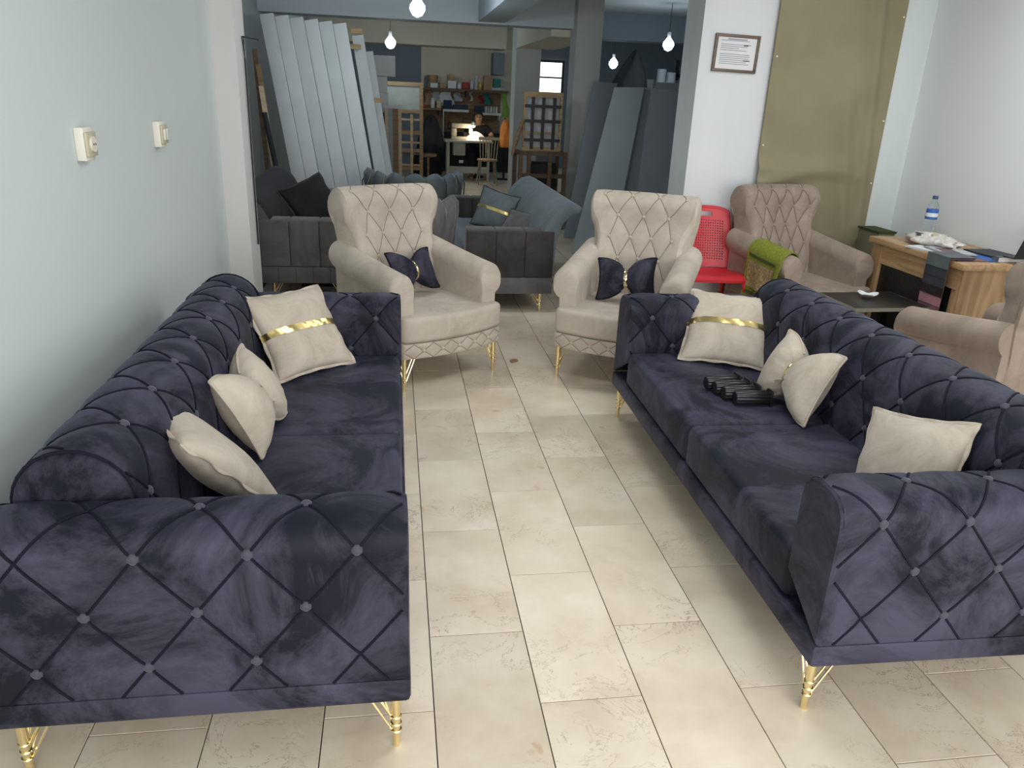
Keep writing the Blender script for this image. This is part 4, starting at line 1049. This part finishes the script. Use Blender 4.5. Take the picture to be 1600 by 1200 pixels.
hang('hanging_paper', .72, 1.30, 1.598, .22, M_brownbox, 'brown paper hanging under the long shelf at the left', 'paper'); hang('hanging_cloth', .87, 1.38, 1.57, .22, M_lightgrey, 'grey cloth hanging under the long shelf', 'cloth')
hang('hanging_bag', 1.06, 1.30, 1.57, .34, M_boxw, 'big white bag hanging under the long shelf', y=16.80); hang('hanging_bag', 1.30, 1.40, 1.57, .20, M_lightgrey, 'pale bag right of the big white bag'); hang('hanging_tag', 1.58, 1.42, 1.598, .06, M_boxw, 'white tag hanging in the middle under the long shelf', 'tag')
hang('hanging_cloth', 1.92, 1.36, 1.57, .17, M_teal, 'teal cloth hanging under the long shelf', 'cloth'); hang('hanging_bag', 2.25, 1.13, 1.598, .16, M_lime, 'lime green bag hanging at the right of the shelves', y=16.56); hang('hanging_cloth', 1.78, 1.38, 1.53, .08, M_redc, 'red cloth hanging under the long shelf', 'cloth')
clutter('wall_cabinet', box(1.98, 2.20, 16.55, 16.97, 1.93, 2.34), M_dgrey, 'dark grey cabinet on the cream wall beside the pillar', 'cabinet', 'sewing corner furniture', bevel=.01)
clutter('orange_coat', lump((2.10, 15.28, .62), .11, .05, .50, 4, 0., .6), M_orange, 'orange garment hanging beside the pillar', 'garment', 'sewing corner furniture', angle=70)
clutter('coat_stand', MB().tube([(2.10, 15.36, 0), (2.10, 15.36, 1.15)], .02, 8).tube([(1.95, 15.36, .02), (2.25, 15.36, .02)], .02, 8), M_dark, 'dark stand carrying the orange garment', 'stand', 'sewing corner furniture')
clutter('fabric_heap', lump((.66, 15.9, 0), .30, .3, 1.12, 6, .05, .75), M_dark, 'dark heap of clothes left of the sewing table', 'clothes', 'sewing corner furniture', angle=70)
clutter('stool', MB().lathe([(.14, .0), (.14, .03), (.02, .04), (.02, .42), (.16, .44), (.16, .49)], 14, (.62, 14.9, 0)), M_wood3, 'brown wooden stool left of the sewing table', 'stool', 'sewing corner furniture')

# sewing table, machine, lamp
ST = empty('sewing_table', (.92, 14.85, 0), 0, 'cream industrial sewing table in the back corner', 'table')
box(0, .90, 0, .52, .705, .745).build('top', M_stable, ST, bevel=.006)
for x in (.05, .80):
    for y in (.06, .42): box(x, x+.045, y, y+.045, 0, .705).build('leg', M_stable, ST)
box(.06, .84, .20, .26, .14, .26).build('treadle_bar', M_stable, ST); box(.17, .40, .18, .40, .46, .70).build('motor_box', M_stable, ST, bevel=.02)
box(.28, .36, .16, .18, .33, .38).build('switch_box', M_boxw, ST)
SMn = empty('sewing_machine', (1.05, 15.10, .747), 0, 'cream industrial sewing machine on the sewing table', 'sewing machine')
box(0, .42, -.08, .08, 0, .05).build('bed', M_mach, SMn, bevel=.012); box(.0, .10, -.06, .06, .05, .20).build('pillar', M_mach, SMn, bevel=.02)
box(.0, .40, -.05, .05, .20, .29).build('arm', M_mach, SMn, bevel=.025); box(.33, .40, -.04, .04, .11, .20).build('head', M_mach, SMn, bevel=.01)
MB().tube([(.365, 0, .05), (.365, 0, .12)], .006, 6).build('needle_bar', M_chrome, SMn); MB().tube([(-.05, 0, .24), (-.01, 0, .24)], .065, 18).build('handwheel', M_dark, SMn)
def clp(a, b):
    q = 2*math.pi*a; r_ = .20*(1-b)*(1+.15*math.sin(5*q)); return (1.50+r_*1.1*math.cos(q), 15.08+.5*r_*math.sin(q), .748+.13*math.sin(b*math.pi/2)*(1+.2*math.sin(4*q)))
clutter('fabric_piece', MB().grid(clp, 24, 8), M_clothw, 'white fabric brightly lit under the sewing lamp', 'fabric', 'sewing corner furniture', merge=True, angle=80)
wl = empty('work_lamp', (1.30, 15.24, .747), 0, 'bright lamp shining on the sewing machine', 'lamp')
MB().lathe([(.05, 0), (.05, .015), (.01, .02)], 14).build('base', M_dark, wl); MB().tube([(0, 0, .02), (-.02, 0, .36), (.15, -.28, .36)], .007, 8).build('arm', M_dark, wl)
MB().lathe([(.028, .27), (.05, .21), (.045, .205), (.02, .275)], 14, (.15, -.28, .05)).build('shade', M_boxw, wl); MB().lathe([(.005, .175), (.03, .19), (.034, .21), (.02, .235), (.005, .24)], 14, (.15, -.28, .05)).build('bulb', M_bulbw, wl)
pl = bpy.data.lights.new('work_lamp_light', 'POINT'); pl.energy = 5; pl.color = (1, .84, .62); pl.shadow_soft_size = .04
po = bpy.data.objects.new('work_lamp_light', pl); COL.objects.link(po); po.location = (1.45, 14.90, .95)
# windsor chair
wc = empty('spindle_chair', (1.68, 14.35, 0), 0, 'pale wooden spindle back chair at the sewing table', 'chair')
MB().prism([(.19*math.cos(R(a)), .19+.19*math.sin(R(a))) for a in range(0, 360, 20)], .42, .45).build('seat', M_wood1, wc, bevel=.008)
for k in range(7): MB().tube([(-.145+.048*k, .03, .45), (-.165+.055*k, -.03, .80)], .008, 6).build('spindle', M_pine, wc)
MB().bar((-.19, -.03, .82), (.19, -.03, .82), .03, .05).build('top_rail', M_pine, wc)
for sx in (-1, 1):
    for y in (.06, .32): MB().tube([(sx*.13, y, .42), (sx*.17, y+(.04 if y > .2 else -.04), 0)], [.017, .013], 8).build('leg', M_wood1 if y > .2 else M_chrome, wc)

# person bent over the sewing machine
def skin_mesh(name, nodes, edges, mat, sub=2):
    me = bpy.data.meshes.new(name); me.from_pydata([n_[0] for n_ in nodes], edges, [])
    o = bpy.data.objects.new(name, me); COL.objects.link(o)
    sk = o.modifiers.new('skin', 'SKIN'); sk.use_smooth_shade = True
    for i, n_ in enumerate(nodes): me.skin_vertices[0].data[i].radius = n_[1] if hasattr(n_[1], '__len__') else (n_[1], n_[1]); me.skin_vertices[0].data[i].use_root = (i == 0)
    ss = o.modifiers.new('sub', 'SUBSURF'); ss.levels = sub; ss.render_levels = sub
    me.materials.append(mat)
    return o
PX, PY = 1.60, 15.72
pn = [((0, 0, .50), (.17, .13)), ((0, -.05, .66), (.155, .11)), ((0, -.14, .86), (.17, .11)), ((0, -.22, .985), (.10, .08)), ((0, -.26, 1.03), .046), ((-.01, -.31, 1.075), (.064, .07)), ((-.015, -.345, 1.14), (.084, .098)), ((-.012, -.325, 1.205), (.066, .075)),
      ((-.19, -.17, .92), .062), ((-.26, -.30, .79), .046), ((-.15, -.52, .775), .036), ((-.11, -.58, .772), .026),
      ((.19, -.17, .92), .062), ((.27, -.28, .79), .046), ((.15, -.53, .775), .036), ((.08, -.58, .772), .026),
      ((-.10, -.08, .49), .095), ((-.13, -.42, .50), .07), ((-.14, -.44, .26), .052), ((-.14, -.42, .06), .04), ((-.14, -.54, .03), .035),
      ((.10, -.08, .49), .095), ((.13, -.42, .50), .07), ((.14, -.44, .26), .052), ((.14, -.42, .06), .04), ((.14, -.54, .03), .035)]
for sx, wi in ((-1, 11), (1, 15)):
    pass
pe = [(0, 1), (1, 2), (2, 3), (3, 4), (4, 5), (5, 6), (6, 7), (2, 8), (8, 9), (9, 10), (10, 11), (2, 12), (12, 13), (13, 14), (14, 15), (0, 16), (16, 17), (17, 18), (18, 19), (19, 20), (0, 21), (21, 22), (22, 23), (23, 24), (24, 25)]
person = skin_mesh('person', pn, pe, M_skin); person.location = (PX, PY, 0)
tag(person, 'person in a black shirt bent over the sewing machine', 'person')
shn = [((0, .0, .52), (.185, .145)), ((0, -.05, .66), (.175, .13)), ((0, -.14, .86), (.188, .13)), ((0, -.215, .965), (.12, .095)), ((-.19, -.17, .925), .078), ((-.245, -.27, .83), .064), ((.19, -.17, .925), .078), ((.25, -.255, .83), .064)]
shirt = skin_mesh('shirt', shn, [(0, 1), (1, 2), (2, 3), (2, 4), (4, 5), (2, 6), (6, 7)], M_shirt); shirt.parent = person
trn = [((0, .0, .50), (.19, .15)), ((-.10, -.08, .49), .105), ((-.13, -.42, .50), .08), ((-.14, -.44, .26), .066), ((-.14, -.42, .10), .058), ((.10, -.08, .49), .105), ((.13, -.42, .50), .08), ((.14, -.44, .26), .066), ((.14, -.42, .10), .058)]
tr = skin_mesh('trousers', trn, [(0, 1), (1, 2), (2, 3), (3, 4), (0, 5), (5, 6), (6, 7), (7, 8)], M_dark); tr.parent = person
hm = MB().lathe([(.086, 0), (.090, .035), (.080, .075), (.055, .10), (.02, .112)], 16, mat=Matrix.Translation((-.015, -.300, 1.165)) @ Matrix.Rotation(R(-24), 4, 'X')); hm.build('hair', M_hair, person, angle=80)
face = MB().lathe([(.010, -.018), (.014, 0), (.008, .022)], 8, mat=Matrix.Translation((-.015, -.438, 1.125))).build('nose', M_skin, person, angle=80)
for sx in (-1, 1): MB().lathe([(.004, -.008), (.009, 0), (.004, .008)], 8, mat=Matrix.Translation((-.015+sx*.03, -.430, 1.15))).build('eye', M_hair, person)
box(-.04, .01, -.428, -.418, 1.085, 1.092).build('mouth', M_redc, person)
for sx, wx in ((-1, -.11), (1, .08)):
    for k in range(5):
        dx = -.026+.013*k; ln = (.045, .065, .072, .066, .050)[k]
        MB().tube([(wx+dx*.8, -.585, .778), (wx+dx, -.60-ln*.5, .785), (wx+dx, -.60-ln, .764)], [.010, .0085, .006], 6).build('finger', M_skin, person)
clutter('stool', MB().lathe([(.15, 0), (.15, .03), (.03, .05), (.03, .30), (.18, .32), (.18, .355)], 14, (PX, PY, 0)), M_dark, 'dark stool under the person at the sewing machine', 'stool', 'sewing corner furniture')

# ================================================================== LAMPS
def bulb(x, y, z, r_, label, power):
    o = empty('pendant_bulb', (x, y, z), 0, label, 'lamp', 'bare bulbs in the workshop')
    MB().lathe([(.01, -r_), (r_*.6, -r_*.8), (r_, -r_*.1), (r_*.92, r_*.4), (r_*.5, r_*.95), (.02, r_*1.25)], 18).build('globe', M_bulb, o, angle=80)
    MB().lathe([(.022, r_*1.2), (.024, r_*1.25), (.024, r_*1.25+.06), (.008, r_*1.25+.07)], 12).build('holder', M_boxw, o)
    MB().tube([(0, 0, r_*1.25+.06), (0, 0, 2.8-z)], .004, 6).build('cable', M_cord, o)
    l = bpy.data.lights.new('bulb_light', 'POINT'); l.energy = power; l.color = (.80, .92, 1); l.shadow_soft_size = r_*1.1
    lo = bpy.data.objects.new('bulb_light', l); COL.objects.link(lo); lo.location = (x, y, z-r_*1.35)
bulb(.235, 8.2, 2.305, .075, 'nearest glowing bulb hanging at the top centre', 22)
bulb(-.04, 13.6, 2.265, .085, 'glowing bulb hanging before the sewing corner', 24)
bulb(4.08, 15.2, 2.19, .085, 'farther glowing bulb in the dark store on the right', 10)
bulb(3.70, 11.0, 2.29, .075, 'glowing bulb in the dark store nearest the white column', 16)
# unseen ceiling tubes added above the frame to brighten the front room
for k, (x, y) in enumerate(((.95, 2.2), (2.75, 3.75), (.55, 5.25))):
    o = empty('added_tube_lamp', (x, y, 2.8), 0, ['added near fluorescent ceiling lamp above the navy sofas', 'added farther fluorescent ceiling lamp above the taupe armchairs', 'added fluorescent ceiling lamp above the backs of the beige armchairs'][k], 'lamp', 'added front room ceiling lamps')
    box(-.62, .62, -.05, .05, -.05, 0).build('housing', M_boxw, o, bevel=.006)
    MB().tube([(-.60, 0, -.07), (.60, 0, -.07)], .014, 10).build('tube', emit('tube_glow_%d' % k, (.95, .98, 1), 6), o)
    area('added_tube_light', (x, y, 2.70), (0, 0, 0), 1.2, .12, (22, 25, 15)[k], (.97, .985, 1))
